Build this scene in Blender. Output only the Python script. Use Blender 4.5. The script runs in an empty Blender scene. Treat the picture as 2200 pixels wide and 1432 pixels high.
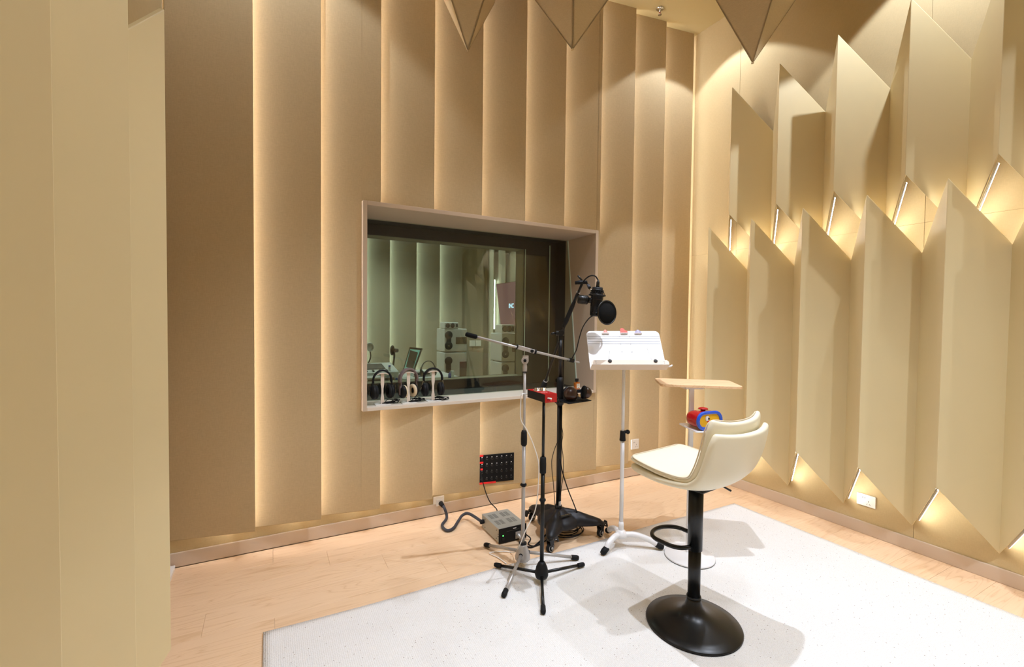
import bpy, bmesh, math, random
from mathutils import Vector, Matrix, noise
random.seed(7)
PI = math.pi
scene = bpy.context.scene
COL = scene.collection

# ------------------------------------------------------------------ camera
F_PX, CX, CY = 980.47, 1100.0, 716.0
YAW, PITCH, ROLL = 0.492569, 0.0284273, 0.0108009
CAM = Vector((-3.397, -2.984, 1.35))
_f = Vector((math.sin(YAW) * math.cos(PITCH), math.cos(YAW) * math.cos(PITCH), -math.sin(PITCH)))
_r = Vector((math.cos(YAW), -math.sin(YAW), 0))
_u = _r.cross(_f)
RT = _r * math.cos(ROLL) + _u * math.sin(ROLL)
UP = -_r * math.sin(ROLL) + _u * math.cos(ROLL)
cd = bpy.data.cameras.new('camera')
cam = bpy.data.objects.new('camera', cd)
COL.objects.link(cam)
cd.sensor_width = 36.0
cd.lens = F_PX / 2200.0 * 36.0
cd.clip_start = 0.02
m = Matrix((RT, UP, -_f)).transposed().to_4x4()
m.translation = CAM
cam.matrix_world = m
scene.camera = cam

# ------------------------------------------------------------------ world, view, light
scene.view_settings.view_transform = 'Standard'
scene.view_settings.look = 'None'
scene.view_settings.gamma = 1.0
scene.view_settings.use_curve_mapping = False
scene.view_settings.exposure = 0.12
w = bpy.data.worlds.new('world'); scene.world = w; w.use_nodes = True
w.node_tree.nodes['Background'].inputs[0].default_value = (0.02, 0.02, 0.02, 1)
w.node_tree.nodes['Background'].inputs[1].default_value = 0.0
scene.cycles.use_denoising = True
scene.cycles.max_bounces = 10
scene.cycles.diffuse_bounces = 7
scene.cycles.transparent_max_bounces = 16
scene.cycles.caustics_reflective = False
scene.cycles.caustics_refractive = False
scene.cycles.sample_clamp_indirect = 6.0

def spot(x, y, z, power, full, blend=0.12, col=(.90, .975, 1.12), rad=.02, aim=(0, 0, -1)):
    l = bpy.data.lights.new('ceiling_spotlight', 'SPOT')
    l.energy = power; l.spot_size = math.radians(full); l.spot_blend = blend
    l.color = col; l.shadow_soft_size = rad
    o = bpy.data.objects.new('ceiling_spotlight', l); COL.objects.link(o)
    o.location = (x, y, z)
    o.rotation_euler = Vector(aim).to_track_quat('-Z', 'Y').to_euler()
    return o
H = 3.92
SPOTS = [  # x, y, watts, cone, blend (, lamp radius)
         (-.38, -.52, 34, 99, .10), (-.38, -2.0, 92, 99, .10), (-.38, -3.5, 50, 99, .10),
         (-3.40, -.55, 30, 99, .2), (-2.0, -1.5, 230, 92, .9), (-1.25, -3.0, 200, 92, .9), (-2.5, -2.7, 110, 110, .5, .16)]
for (x, y, p_, fu, bl, *rr_) in SPOTS:
    spot(x, y, H - .03, p_, fu, bl, rad=rr_[0] if rr_ else .02)
LED_STRENGTH = 18.0
CTRL_LIGHTS = [(-2.2, 2.3, 66), (-1.0, 2.0, 56), (-3.3, 3.0, 34)]
for (x, y, p_) in CTRL_LIGHTS:
    spot(x, y, 2.9, p_, 120, .6, (.92, 1, 1.03), .06)

# ------------------------------------------------------------------ helpers
def ray(x, y):
    return _f + RT * ((x - CX) / F_PX) - UP * ((y - CY) / F_PX)
def D(x, y, d):      # pixel + forward distance -> point
    return CAM + ray(x, y) * d
def onz(x, y, z):
    r = ray(x, y); return CAM + r * ((z - CAM.z) / r.z)
def onY(x, y, Y):
    r = ray(x, y); return CAM + r * ((Y - CAM.y) / r.y)
def onX(x, y, X):
    r = ray(x, y); return CAM + r * ((X - CAM.x) / r.x)
def srgb(r, g, b):
    f = lambda c: (c / 255 / 12.92) if c / 255 <= .04045 else ((c / 255 + .055) / 1.055) ** 2.4
    return (f(r), f(g), f(b))

def mat(name, col, rough=.5, metal=0, spec=.5, bump=None, var=0, emit=None, strength=0, coat=0, sheen=0):
    m = bpy.data.materials.new(name); m.use_nodes = True
    nt = m.node_tree; b = nt.nodes['Principled BSDF']
    b.inputs['Base Color'].default_value = (*col, 1)
    b.inputs['Roughness'].default_value = rough
    b.inputs['Metallic'].default_value = metal
    b.inputs['Specular IOR Level'].default_value = spec
    b.inputs['Coat Weight'].default_value = coat
    b.inputs['Sheen Weight'].default_value = sheen
    if emit:
        b.inputs['Emission Color'].default_value = (*emit, 1)
        b.inputs['Emission Strength'].default_value = strength
    tc = nt.nodes.new('ShaderNodeTexCoord')
    if var:
        n = nt.nodes.new('ShaderNodeTexNoise'); n.inputs['Scale'].default_value = 6; n.inputs['Detail'].default_value = 5
        nt.links.new(tc.outputs['Object'], n.inputs['Vector'])
        mx = nt.nodes.new('ShaderNodeMix'); mx.data_type = 'RGBA'
        mx.inputs['A'].default_value = (*[c * (1 - var) for c in col], 1)
        mx.inputs['B'].default_value = (*[min(1, c * (1 + var)) for c in col], 1)
        nt.links.new(n.outputs['Fac'], mx.inputs['Factor'])
        nt.links.new(mx.outputs['Result'], b.inputs['Base Color'])
    if bump:
        sc, st, dist = bump
        n = nt.nodes.new('ShaderNodeTexNoise'); n.inputs['Scale'].default_value = sc; n.inputs['Detail'].default_value = 3
        nt.links.new(tc.outputs['Object'], n.inputs['Vector'])
        bp = nt.nodes.new('ShaderNodeBump'); bp.inputs['Strength'].default_value = st; bp.inputs['Distance'].default_value = dist
        nt.links.new(n.outputs['Fac'], bp.inputs['Height'])
        nt.links.new(bp.outputs['Normal'], b.inputs['Normal'])
    return m

def fabric(name, col, dark=.935, thread=420):
    """woven wall cloth: crossed threads give a little colour change and relief"""
    m = bpy.data.materials.new(name); m.use_nodes = True
    nt = m.node_tree; N = nt.nodes.new; L = nt.links.new
    b = nt.nodes['Principled BSDF']
    b.inputs['Roughness'].default_value = .9; b.inputs['Specular IOR Level'].default_value = .15
    tc = N('ShaderNodeTexCoord')
    outs = []
    for sc in ((thread, thread, thread * .10), (thread * .10, thread * .10, thread)):
        mp = N('ShaderNodeMapping'); mp.inputs['Scale'].default_value = sc
        L(tc.outputs['Object'], mp.inputs['Vector'])
        n = N('ShaderNodeTexNoise'); n.inputs['Scale'].default_value = 1; n.inputs['Detail'].default_value = 2
        L(mp.outputs['Vector'], n.inputs['Vector']); outs.append(n)
    a = N('ShaderNodeMath'); a.operation = 'ADD'
    L(outs[0].outputs['Fac'], a.inputs[0]); L(outs[1].outputs['Fac'], a.inputs[1])
    h = N('ShaderNodeMath'); h.operation = 'MULTIPLY'; h.inputs[1].default_value = .5; L(a.outputs[0], h.inputs[0])
    cr = N('ShaderNodeValToRGB'); e = cr.color_ramp.elements
    e[0].position = .35; e[0].color = (*[c * dark for c in col], 1)
    e[1].position = .65; e[1].color = (*[min(1, c * (2 - dark)) for c in col], 1)
    L(h.outputs[0], cr.inputs['Fac']); L(cr.outputs['Color'], b.inputs['Base Color'])
    bp = N('ShaderNodeBump'); bp.inputs['Strength'].default_value = .22; bp.inputs['Distance'].default_value = .001
    L(h.outputs[0], bp.inputs['Height']); L(bp.outputs['Normal'], b.inputs['Normal'])
    return m

def oak(name, light, darkc, axis=0, rough=.38):
    m = bpy.data.materials.new(name); m.use_nodes = True
    nt = m.node_tree; N = nt.nodes.new; L = nt.links.new
    b = nt.nodes['Principled BSDF']; b.inputs['Roughness'].default_value = rough; b.inputs['Specular IOR Level'].default_value = .4
    tc = N('ShaderNodeTexCoord'); oi = N('ShaderNodeObjectInfo')
    off = N('ShaderNodeMath'); off.operation = 'MULTIPLY'; off.inputs[1].default_value = 37; L(oi.outputs['Random'], off.inputs[0])
    ad = N('ShaderNodeVectorMath'); ad.operation = 'ADD'; L(tc.outputs['Object'], ad.inputs[0]); L(off.outputs[0], ad.inputs[1])
    mp = N('ShaderNodeMapping'); s = [14, 14, 14]; s[axis] = 1.1; mp.inputs['Scale'].default_value = s
    L(ad.outputs[0], mp.inputs['Vector'])
    n = N('ShaderNodeTexNoise'); n.inputs['Scale'].default_value = 1; n.inputs['Detail'].default_value = 1; n.inputs['Distortion'].default_value = .5
    L(mp.outputs['Vector'], n.inputs['Vector'])
    k = N('ShaderNodeMath'); k.operation = 'MULTIPLY'; k.inputs[1].default_value = 26; L(n.outputs['Fac'], k.inputs[0])
    fr = N('ShaderNodeMath'); fr.operation = 'PINGPONG'; fr.inputs[1].default_value = 1; L(k.outputs[0], fr.inputs[0])
    mp2 = N('ShaderNodeMapping'); s = [380, 380, 380]; s[axis] = 9; mp2.inputs['Scale'].default_value = s; L(ad.outputs[0], mp2.inputs['Vector'])
    n2 = N('ShaderNodeTexNoise'); n2.inputs['Scale'].default_value = 1; n2.inputs['Detail'].default_value = 3; L(mp2.outputs['Vector'], n2.inputs['Vector'])
    pw = N('ShaderNodeMath'); pw.operation = 'POWER'; pw.inputs[1].default_value = 5; L(fr.outputs[0], pw.inputs[0])
    ml = N('ShaderNodeMath'); ml.operation = 'MULTIPLY'; L(pw.outputs[0], ml.inputs[0]); L(n2.outputs['Fac'], ml.inputs[1])
    m2 = N('ShaderNodeMath'); m2.operation = 'MULTIPLY_ADD'; m2.inputs[1].default_value = .35; L(n2.outputs['Fac'], m2.inputs[0]); L(ml.outputs[0], m2.inputs[2])
    m3 = N('ShaderNodeMath'); m3.operation = 'MULTIPLY_ADD'; m3.inputs[1].default_value = .18; L(oi.outputs['Random'], m3.inputs[0]); L(m2.outputs[0], m3.inputs[2])
    mx = N('ShaderNodeMix'); mx.data_type = 'RGBA'; mx.inputs['A'].default_value = (*light, 1); mx.inputs['B'].default_value = (*darkc, 1)
    L(m3.outputs[0], mx.inputs['Factor']); L(mx.outputs['Result'], b.inputs['Base Color'])
    return m

def glass_mat(name, tint, extra=.02):
    m = bpy.data.materials.new(name); m.use_nodes = True
    nt = m.node_tree; N = nt.nodes.new; L = nt.links.new
    nt.nodes.remove(nt.nodes['Principled BSDF'])
    out = nt.nodes['Material Output']
    t = N('ShaderNodeBsdfTransparent'); t.inputs['Color'].default_value = (*tint, 1)
    g = N('ShaderNodeBsdfGlossy'); g.inputs['Roughness'].default_value = 0.0; g.inputs['Color'].default_value = (1, .98, .92, 1)
    fr = N('ShaderNodeFresnel'); fr.inputs['IOR'].default_value = 1.5
    a = N('ShaderNodeMath'); a.operation = 'ADD'; a.inputs[1].default_value = extra; L(fr.outputs[0], a.inputs[0])
    geo = N('ShaderNodeNewGeometry')
    inv = N('ShaderNodeMath'); inv.operation = 'SUBTRACT'; inv.inputs[0].default_value = 1; L(geo.outputs['Backfacing'], inv.inputs[1])
    ml = N('ShaderNodeMath'); ml.operation = 'MULTIPLY'; L(a.outputs[0], ml.inputs[0]); L(inv.outputs[0], ml.inputs[1])
    mx = N('ShaderNodeMixShader'); L(ml.outputs[0], mx.inputs[0]); L(t.outputs[0], mx.inputs[1]); L(g.outputs[0], mx.inputs[2])
    L(mx.outputs[0], out.inputs['Surface'])
    return m

M = {}
M['fabric'] = fabric('fabric_panel_cloth', (.515, .40, .235))
M['wallcloth'] = fabric('wall_cloth', (.53, .42, .235), .95)
M['board'] = mat('cream_board', (.69, .58, .34), .42, spec=.35, bump=(180, .05, .0006), var=.02)
M['ceiling'] = mat('ceiling_paint', (.55, .44, .22), .7, spec=.3, bump=(60, .05, .001))
M['baseboard'] = mat('baseboard_paint', (.56, .46, .36), .35, spec=.5)
M['trim'] = mat('window_trim', (.56, .45, .34), .45, spec=.4)
M['sill'] = mat('window_sill_paint', (.70, .62, .52), .5)
M['black_liner'] = mat('black_liner', (.006, .0055, .005), .6)
M['plank'] = oak('oak_floor', srgb(238, 208, 174), srgb(212, 174, 132), 0)
M['tabletop'] = oak('pale_oak_top', srgb(240, 205, 165), srgb(214, 172, 124), 0, .45)
M['led'] = mat('led_strip_light', (1, 1, 1), .5, emit=(1.0, .985, 1.02), strength=LED_STRENGTH)
M['led_screen'] = mat('led_strip_light_screens', (1, 1, 1), .5, emit=(1.0, .95, .88), strength=LED_STRENGTH * 2.2)
M['channel'] = mat('led_channel', (.75, .72, .66), .4)
M['ctrl_led'] = mat('cool_led_light', (1, 1, 1), .5, emit=(.85, 1.0, 1.08), strength=20)
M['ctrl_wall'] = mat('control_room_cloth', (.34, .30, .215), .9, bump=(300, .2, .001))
M['glass'] = glass_mat('front_glass', (.91, .94, .90), .03)
M['glass2'] = glass_mat('rear_glass', (.86, .905, .85), .02)
M['glass_edge'] = mat('glass_edge', (.60, .72, .62), .15, spec=.8)
M['black'] = mat('black_paint', (.005, .005, .005), .32, spec=.4)
M['black_matte'] = mat('black_plastic', (.006, .006, .007), .55, spec=.25, bump=(400, .1, .0004))
M['rubber'] = mat('black_rubber', (.008, .008, .009), .7, spec=.25)
M['moulded'] = mat('moulded_black_plastic', (.008, .008, .010), .45, spec=.35, bump=(500, .15, .0003))
M['foam'] = mat('black_foam', (.01, .01, .01), .95, spec=.1, bump=(700, .5, .001))
M['grey_metal'] = mat('silver_grey_paint', (.44, .42, .40), .35, metal=.35)
M['chrome'] = mat('chrome', (.75, .75, .75), .12, metal=1)
M['white_metal'] = mat('white_powder_coat', (.80, .80, .81), .28, spec=.5)
M['white_gloss'] = mat('white_gloss', (.82, .83, .86), .34, spec=.5)
M['white_plastic'] = mat('white_plastic', (.82, .80, .76), .35)
M['leather'] = mat('cream_leatherette', (.80, .74, .56), .36, spec=.45, bump=(160, .12, .0008))
M['piping'] = mat('cream_piping', (.62, .53, .38), .45)
M['red'] = mat('red_paint', (.42, .003, .004), .3, spec=.5)
M['deep_red'] = mat('red_gloss', (.42, .004, .008), .12, spec=.6, coat=.5)
M['blue'] = mat('blue_gloss', (.004, .075, .55), .15, coat=.5)
M['yellow'] = mat('yellow_plastic', (.80, .43, .005), .35)
M['tape_red'] = mat('red_tape', (.80, .02, .02), .6)
M['psu_grey'] = mat('hammered_grey', (.40, .40, .355), .4, metal=.25, bump=(600, .1, .0003))
M['slot'] = mat('vent_slots', (.12, .12, .10), .6)
M['green_led'] = mat('green_led', (.05, .8, .1), .4, emit=(.1, 1, .15), strength=2.5)
M['walnut'] = mat('dark_walnut', (.045, .02, .013), .28, spec=.5, var=.35)
M['gold'] = mat('brass_fittings', (.75, .6, .35), .3, metal=.8)
M['fuzzy_grey'] = mat('grey_brown_fleece', (.16, .12, .11), .95, bump=(300, .6, .002))
M['cream_pad'] = mat('cream_ear_pad', (.66, .54, .36), .7)
M['stand_white'] = mat('warm_white_stand', (.72, .62, .52), .5)
M['amber'] = mat('amber_liquid', (.42, .11, .008), .1, spec=.6, coat=.4)
M['paper'] = mat('paper_label', (.72, .68, .58), .8)
M['ink'] = mat('label_ink', (.05, .05, .05), .8)
M['pink'] = mat('pink_acrylic', (.85, .42, .36), .3)
M['coral'] = mat('coral_acrylic', (.85, .13, .10), .3)
M['lilac'] = mat('lilac_acrylic', (.32, .30, .52), .3)
M['clear_edge'] = mat('frosted_edge', (.72, .66, .66), .2)
M['groove'] = mat('groove_shadow_grey', (.42, .43, .47), .5)
M['screen_purple'] = mat('screen_purple', (.05, .02, .03), .3, emit=(.20, .085, .11), strength=.55)
M['screen_text'] = mat('screen_text', (.3, .5, .7), .3, emit=(.45, .7, .95), strength=1.6)
M['screen_teal'] = mat('laptop_screen', (.05, .12, .11), .3, emit=(.25, .6, .5), strength=.5)
M['ctrl_white'] = mat('satin_white', (.84, .86, .84), .4)
M['driver'] = mat('speaker_cone', (.06, .055, .05), .5)
M['wood_brown'] = mat('brown_wood', (.20, .14, .09), .5)
M['blue_cap'] = mat('blue_plastic', (.02, .1, .6), .4)
M['cord_blue'] = mat('dark_blue_grey_sleeve', (.035, .038, .05), .6)

# rug: off-white loop pile with dark flecks
def rug_mat():
    m = bpy.data.materials.new('speckled_loop_pile'); m.use_nodes = True
    nt = m.node_tree; N = nt.nodes.new; L = nt.links.new
    b = nt.nodes['Principled BSDF']; b.inputs['Roughness'].default_value = .95; b.inputs['Specular IOR Level'].default_value = .1
    tc = N('ShaderNodeTexCoord')
    v = N('ShaderNodeTexVoronoi'); v.inputs['Scale'].default_value = 58; L(tc.outputs['Object'], v.inputs['Vector'])
    lt = N('ShaderNodeMath'); lt.operation = 'LESS_THAN'; lt.inputs[1].default_value = .12; L(v.outputs['Distance'], lt.inputs[0])
    sep = N('ShaderNodeSeparateColor'); L(v.outputs['Color'], sep.inputs['Color'])
    lt2 = N('ShaderNodeMath'); lt2.operation = 'LESS_THAN'; lt2.inputs[1].default_value = .45; L(sep.outputs['Red'], lt2.inputs[0])
    mu = N('ShaderNodeMath'); mu.operation = 'MULTIPLY'; L(lt.outputs[0], mu.inputs[0]); L(lt2.outputs[0], mu.inputs[1])
    mp = N('ShaderNodeMapping'); mp.inputs['Scale'].default_value = (130, 240, 1); L(tc.outputs['Object'], mp.inputs['Vector'])
    v2 = N('ShaderNodeTexVoronoi'); v2.inputs['Scale'].default_value = 1; v2.inputs['Randomness'].default_value = .35; L(mp.outputs['Vector'], v2.inputs['Vector'])
    cr = N('ShaderNodeValToRGB'); e = cr.color_ramp.elements
    e[0].color = (.90, .90, .90, 1); e[1].position = .75; e[1].color = (.74, .72, .68, 1); L(v2.outputs['Distance'], cr.inputs['Fac'])
    mx = N('ShaderNodeMix'); mx.data_type = 'RGBA'; L(mu.outputs[0], mx.inputs['Factor']); L(cr.outputs['Color'], mx.inputs['A'])
    mx.inputs['B'].default_value = (.36, .30, .26, 1); L(mx.outputs['Result'], b.inputs['Base Color'])
    bp = N('ShaderNodeBump'); bp.invert = True; bp.inputs['Strength'].default_value = .6; bp.inputs['Distance'].default_value = .004
    L(v2.outputs['Distance'], bp.inputs['Height']); L(bp.outputs['Normal'], b.inputs['Normal'])
    return m
M['rug'] = rug_mat()

def smooth_path(pts, n=8):
    pts = [Vector(p) for p in pts]
    P = [pts[0] * 2 - pts[1]] + pts + [pts[-1] * 2 - pts[-2]]
    out = []
    for i in range(1, len(P) - 2):
        for k in range(n):
            t = k / n
            out.append(.5 * ((2 * P[i]) + (P[i + 1] - P[i - 1]) * t + (2 * P[i - 1] - 5 * P[i] + 4 * P[i + 1] - P[i + 2]) * t * t
                             + (3 * P[i] - P[i - 1] - 3 * P[i + 1] + P[i + 2]) * t ** 3))
    out.append(pts[-1]); return out

class MB:
    def __init__(s): s.v = []; s.f = []; s.smooth = []; s.mats = []
    def add(s, vs, fs, smooth=False, mi=0):
        k = len(s.v); s.v += [Vector(v) for v in vs]
        for f in fs: s.f.append([i + k for i in f]); s.smooth.append(smooth); s.mats.append(mi)
        return s
    def box(s, a, b, mi=0):
        x0, y0, z0 = [min(p, q) for p, q in zip(a, b)]; x1, y1, z1 = [max(p, q) for p, q in zip(a, b)]
        v = [(x0, y0, z0), (x1, y0, z0), (x1, y1, z0), (x0, y1, z0), (x0, y0, z1), (x1, y0, z1), (x1, y1, z1), (x0, y1, z1)]
        return s.add(v, [(0, 3, 2, 1), (4, 5, 6, 7), (0, 1, 5, 4), (1, 2, 6, 5), (2, 3, 7, 6), (3, 0, 4, 7)], mi=mi)
    def obox(s, c, ax, ay, az, sx, sy, sz, mi=0):
        """box centred at c with half sizes along unit axes"""
        c = Vector(c); ax = Vector(ax).normalized() * sx; ay = Vector(ay).normalized() * sy; az = Vector(az).normalized() * sz
        v = [c + ax * i + ay * j + az * k for k in (-1, 1) for (i, j) in ((-1, -1), (1, -1), (1, 1), (-1, 1))]
        return s.add(v, [(0, 3, 2, 1), (4, 5, 6, 7), (0, 1, 5, 4), (1, 2, 6, 5), (2, 3, 7, 6), (3, 0, 4, 7)], mi=mi)
    def cyl(s, a, b, r0, r1=None, n=16, cap=True, mi=0):
        if r1 is None: r1 = r0
        return s.tube([a, b], [r0, r1], n, cap, mi)
    def tube(s, pts, r, n=10, cap=True, mi=0):
        pts = [Vector(p) for p in pts]; k = len(pts)
        if not isinstance(r, (list, tuple)): r = [r] * k
        t0 = (pts[1] - pts[0]).normalized()
        up = Vector((0, 0, 1)) if abs(t0.z) < .9 else Vector((1, 0, 0))
        nx = t0.cross(up).normalized(); rings = []
        for i, p in enumerate(pts):
            t = (pts[min(i + 1, k - 1)] - pts[max(i - 1, 0)])
            t = t.normalized() if t.length > 1e-9 else t0
            nx = (nx - t * nx.dot(t)); nx = nx.normalized() if nx.length > 1e-6 else t.orthogonal().normalized()
            ny = t.cross(nx)
            rings.append([p + (nx * math.cos(2 * PI * j / n) + ny * math.sin(2 * PI * j / n)) * r[i] for j in range(n)])
        v = [q for ring in rings for q in ring]; f = []
        for i in range(k - 1):
            for j in range(n):
                a = i * n + j; b = i * n + (j + 1) % n
                f.append((a, b, b + n, a + n))
        s.add(v, f, True, mi)
        if cap:
            s.add(rings[0], [tuple(range(n))[::-1]], False, mi); s.add(rings[-1], [tuple(range(n))], False, mi)
        return s
    def lathe(s, prof, c=(0, 0, 0), axis=(0, 0, 1), n=24, mi=0, sharp=False, sx=1.0):
        """prof: (radius, height) pairs turned about the axis through c"""
        c = Vector(c); ax = Vector(axis).normalized()
        e1 = ax.orthogonal().normalized(); e2 = ax.cross(e1)
        v = []; f = []
        for (r, h) in prof:
            for j in range(n):
                a = 2 * PI * j / n; v.append(c + ax * h + (e1 * math.cos(a) * sx + e2 * math.sin(a)) * r)
        k = len(prof)
        for i in range(k - 1):
            for j in range(n):
                a = i * n + j; b = i * n + (j + 1) % n; f.append((a, b, b + n, a + n))
        s.add(v, f, not sharp, mi)
        if prof[0][0] > 1e-5: s.add(v[:n], [tuple(range(n))[::-1]], False, mi)
        if prof[-1][0] > 1e-5: s.add(v[-n:], [tuple(range(n))], False, mi)
        return s
    def torus(s, c, axis, R, r, n=32, k=10, sx=1.0, mi=0):
        c = Vector(c); ax = Vector(axis).normalized(); e1 = ax.orthogonal().normalized()
        if abs(ax.z) < .9:
            e1 = Vector((0, 0, 1)).cross(ax).normalized()
        e2 = ax.cross(e1); v = []; f = []
        for i in range(n):
            a = 2 * PI * i / n; d = e1 * math.cos(a) * sx + e2 * math.sin(a); 
            for j in range(k):
                b = 2 * PI * j / k; v.append(c + d * R + (d.normalized() * math.cos(b) + ax * math.sin(b)) * r)
        for i in range(n):
            for j in range(k):
                f.append((i * k + j, ((i + 1) % n) * k + j, ((i + 1) % n) * k + (j + 1) % k, i * k + (j + 1) % k))
        return s.add(v, f, True, mi)
    def sphere(s, c, r, n=16, k=10, sc=(1, 1, 1), mi=0):
        c = Vector(c); v = [c + Vector((0, 0, -r * sc[2]))]; f = []
        for i in range(1, k):
            a = -PI / 2 + PI * i / k
            for j in range(n):
                b = 2 * PI * j / n
                v.append(c + Vector((math.cos(a) * math.cos(b) * r * sc[0], math.cos(a) * math.sin(b) * r * sc[1], math.sin(a) * r * sc[2])))
        v.append(c + Vector((0, 0, r * sc[2]))); T = len(v) - 1
        for j in range(n):
            f.append((0, 1 + (j + 1) % n, 1 + j)); f.append((T, T - n + j, T - n + (j + 1) % n))
        for i in range(k - 2):
            for j in range(n):
                a = 1 + i * n + j; b = 1 + i * n + (j + 1) % n; f.append((a, b, b + n, a + n))
        return s.add(v, f, True, mi)
    def prism(s, poly, d, mi=0):
        """poly: planar loop of points, extruded by vector d"""
        poly = [Vector(p) for p in poly]; d = Vector(d); n = len(poly)
        v = poly + [p + d for p in poly]
        return s.add(v, [tuple(range(n))[::-1], tuple(range(n, 2 * n))] + [(i, (i + 1) % n, (i + 1) % n + n, i + n) for i in range(n)], mi=mi)
    def build(s, name, mats, parent=None, bevel=0, seg=2, subsurf=0, kind=None):
        me = bpy.data.meshes.new(name)
        org = Vector((0, 0, 0)); p = parent
        while p is not None: org += p.location; p = p.parent
        me.from_pydata([v - org for v in s.v], [], s.f)
        me.polygons.foreach_set('use_smooth', s.smooth)
        if not isinstance(mats, (list, tuple)): mats = [mats]
        for mm in mats: me.materials.append(M[mm] if isinstance(mm, str) else mm)
        me.polygons.foreach_set('material_index', s.mats)
        bm = bmesh.new(); bm.from_mesh(me); bmesh.ops.remove_doubles(bm, verts=bm.verts, dist=1e-6)
        bmesh.ops.recalc_face_normals(bm, faces=bm.faces); bm.to_mesh(me); bm.free()
        me.update()
        o = bpy.data.objects.new(name, me); COL.objects.link(o)
        if parent: o.parent = parent
        if kind: o['kind'] = kind
        if bevel:
            b = o.modifiers.new('bevel', 'BEVEL'); b.width = bevel; b.segments = seg; b.limit_method = 'ANGLE'; b.angle_limit = .7
        if subsurf:
            b = o.modifiers.new('sub', 'SUBSURF'); b.levels = subsurf; b.render_levels = subsurf
        return o

def tag(o, label, cat, group=None, kind=None):
    o['label'] = label; o['category'] = cat
    if group: o['group'] = group
    if kind: o['kind'] = kind
    return o
def thing(name, label, cat, loc=(0, 0, 0), group=None, kind=None):
    o = bpy.data.objects.new(name, None); COL.objects.link(o); o.location = loc; o.empty_display_size = .1
    return tag(o, label, cat, group, kind)
def text_mesh(name, txt, size, c, right, up, mt, parent, depth=.0006, bold=False):
    cu = bpy.data.curves.new(name, 'FONT'); cu.body = txt; cu.size = size; cu.extrude = depth; cu.align_x = 'CENTER'; cu.align_y = 'CENTER'
    cu.resolution_u = 3
    if bold: cu.offset = size * .02
    t = bpy.data.objects.new(name, cu); COL.objects.link(t)
    me = bpy.data.meshes.new_from_object(t); bpy.data.objects.remove(t); bpy.data.curves.remove(cu)
    right = Vector(right).normalized(); up = Vector(up).normalized(); nrm = right.cross(up)
    mm = Matrix((right, up, nrm)).transposed().to_4x4(); mm.translation = Vector(c); me.transform(mm)
    org = Vector((0, 0, 0)); p = parent
    while p is not None: org += p.location; p = p.parent
    me.transform(Matrix.Translation(-org))
    me.materials.clear(); me.materials.append(M[mt])
    o = bpy.data.objects.new(name, me); COL.objects.link(o); o.parent = parent
    return o
# ================================================================== SETTING
XL, XR, YF, YB = -3.87, 0.0, -4.7, 0.0
# ---- floor of oak boards
floor = MB().box((XL - .3, YF - .2, -.06), (XR + .2, .05, -.008)).build('floor', 'baseboard')
tag(floor, 'pale oak plank floor of the recording room', 'floor', kind='structure')
PW, PLN = .1755, 1.10
pm = None
for r in range(27):
    y1 = -.004 - r * PW
    x = -3.373 + ((.275 * r) % PLN) - PLN * 2
    while x < XR:
        if x + PLN > XL - .05:
            if pm is None:
                q = MB().box((.0003, -PW + .0003, -.008), (PLN - .0003, -.0003, 0))
                ob = q.build('plank', 'plank', bevel=.0007, seg=1); pm = ob.data
            else:
                ob = bpy.data.objects.new('plank', pm); COL.objects.link(ob)
                b = ob.modifiers.new('bevel', 'BEVEL'); b.width = .0007; b.segments = 1
            ob.parent = floor; ob.location = (x, y1, 0)
        x += PLN

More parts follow.
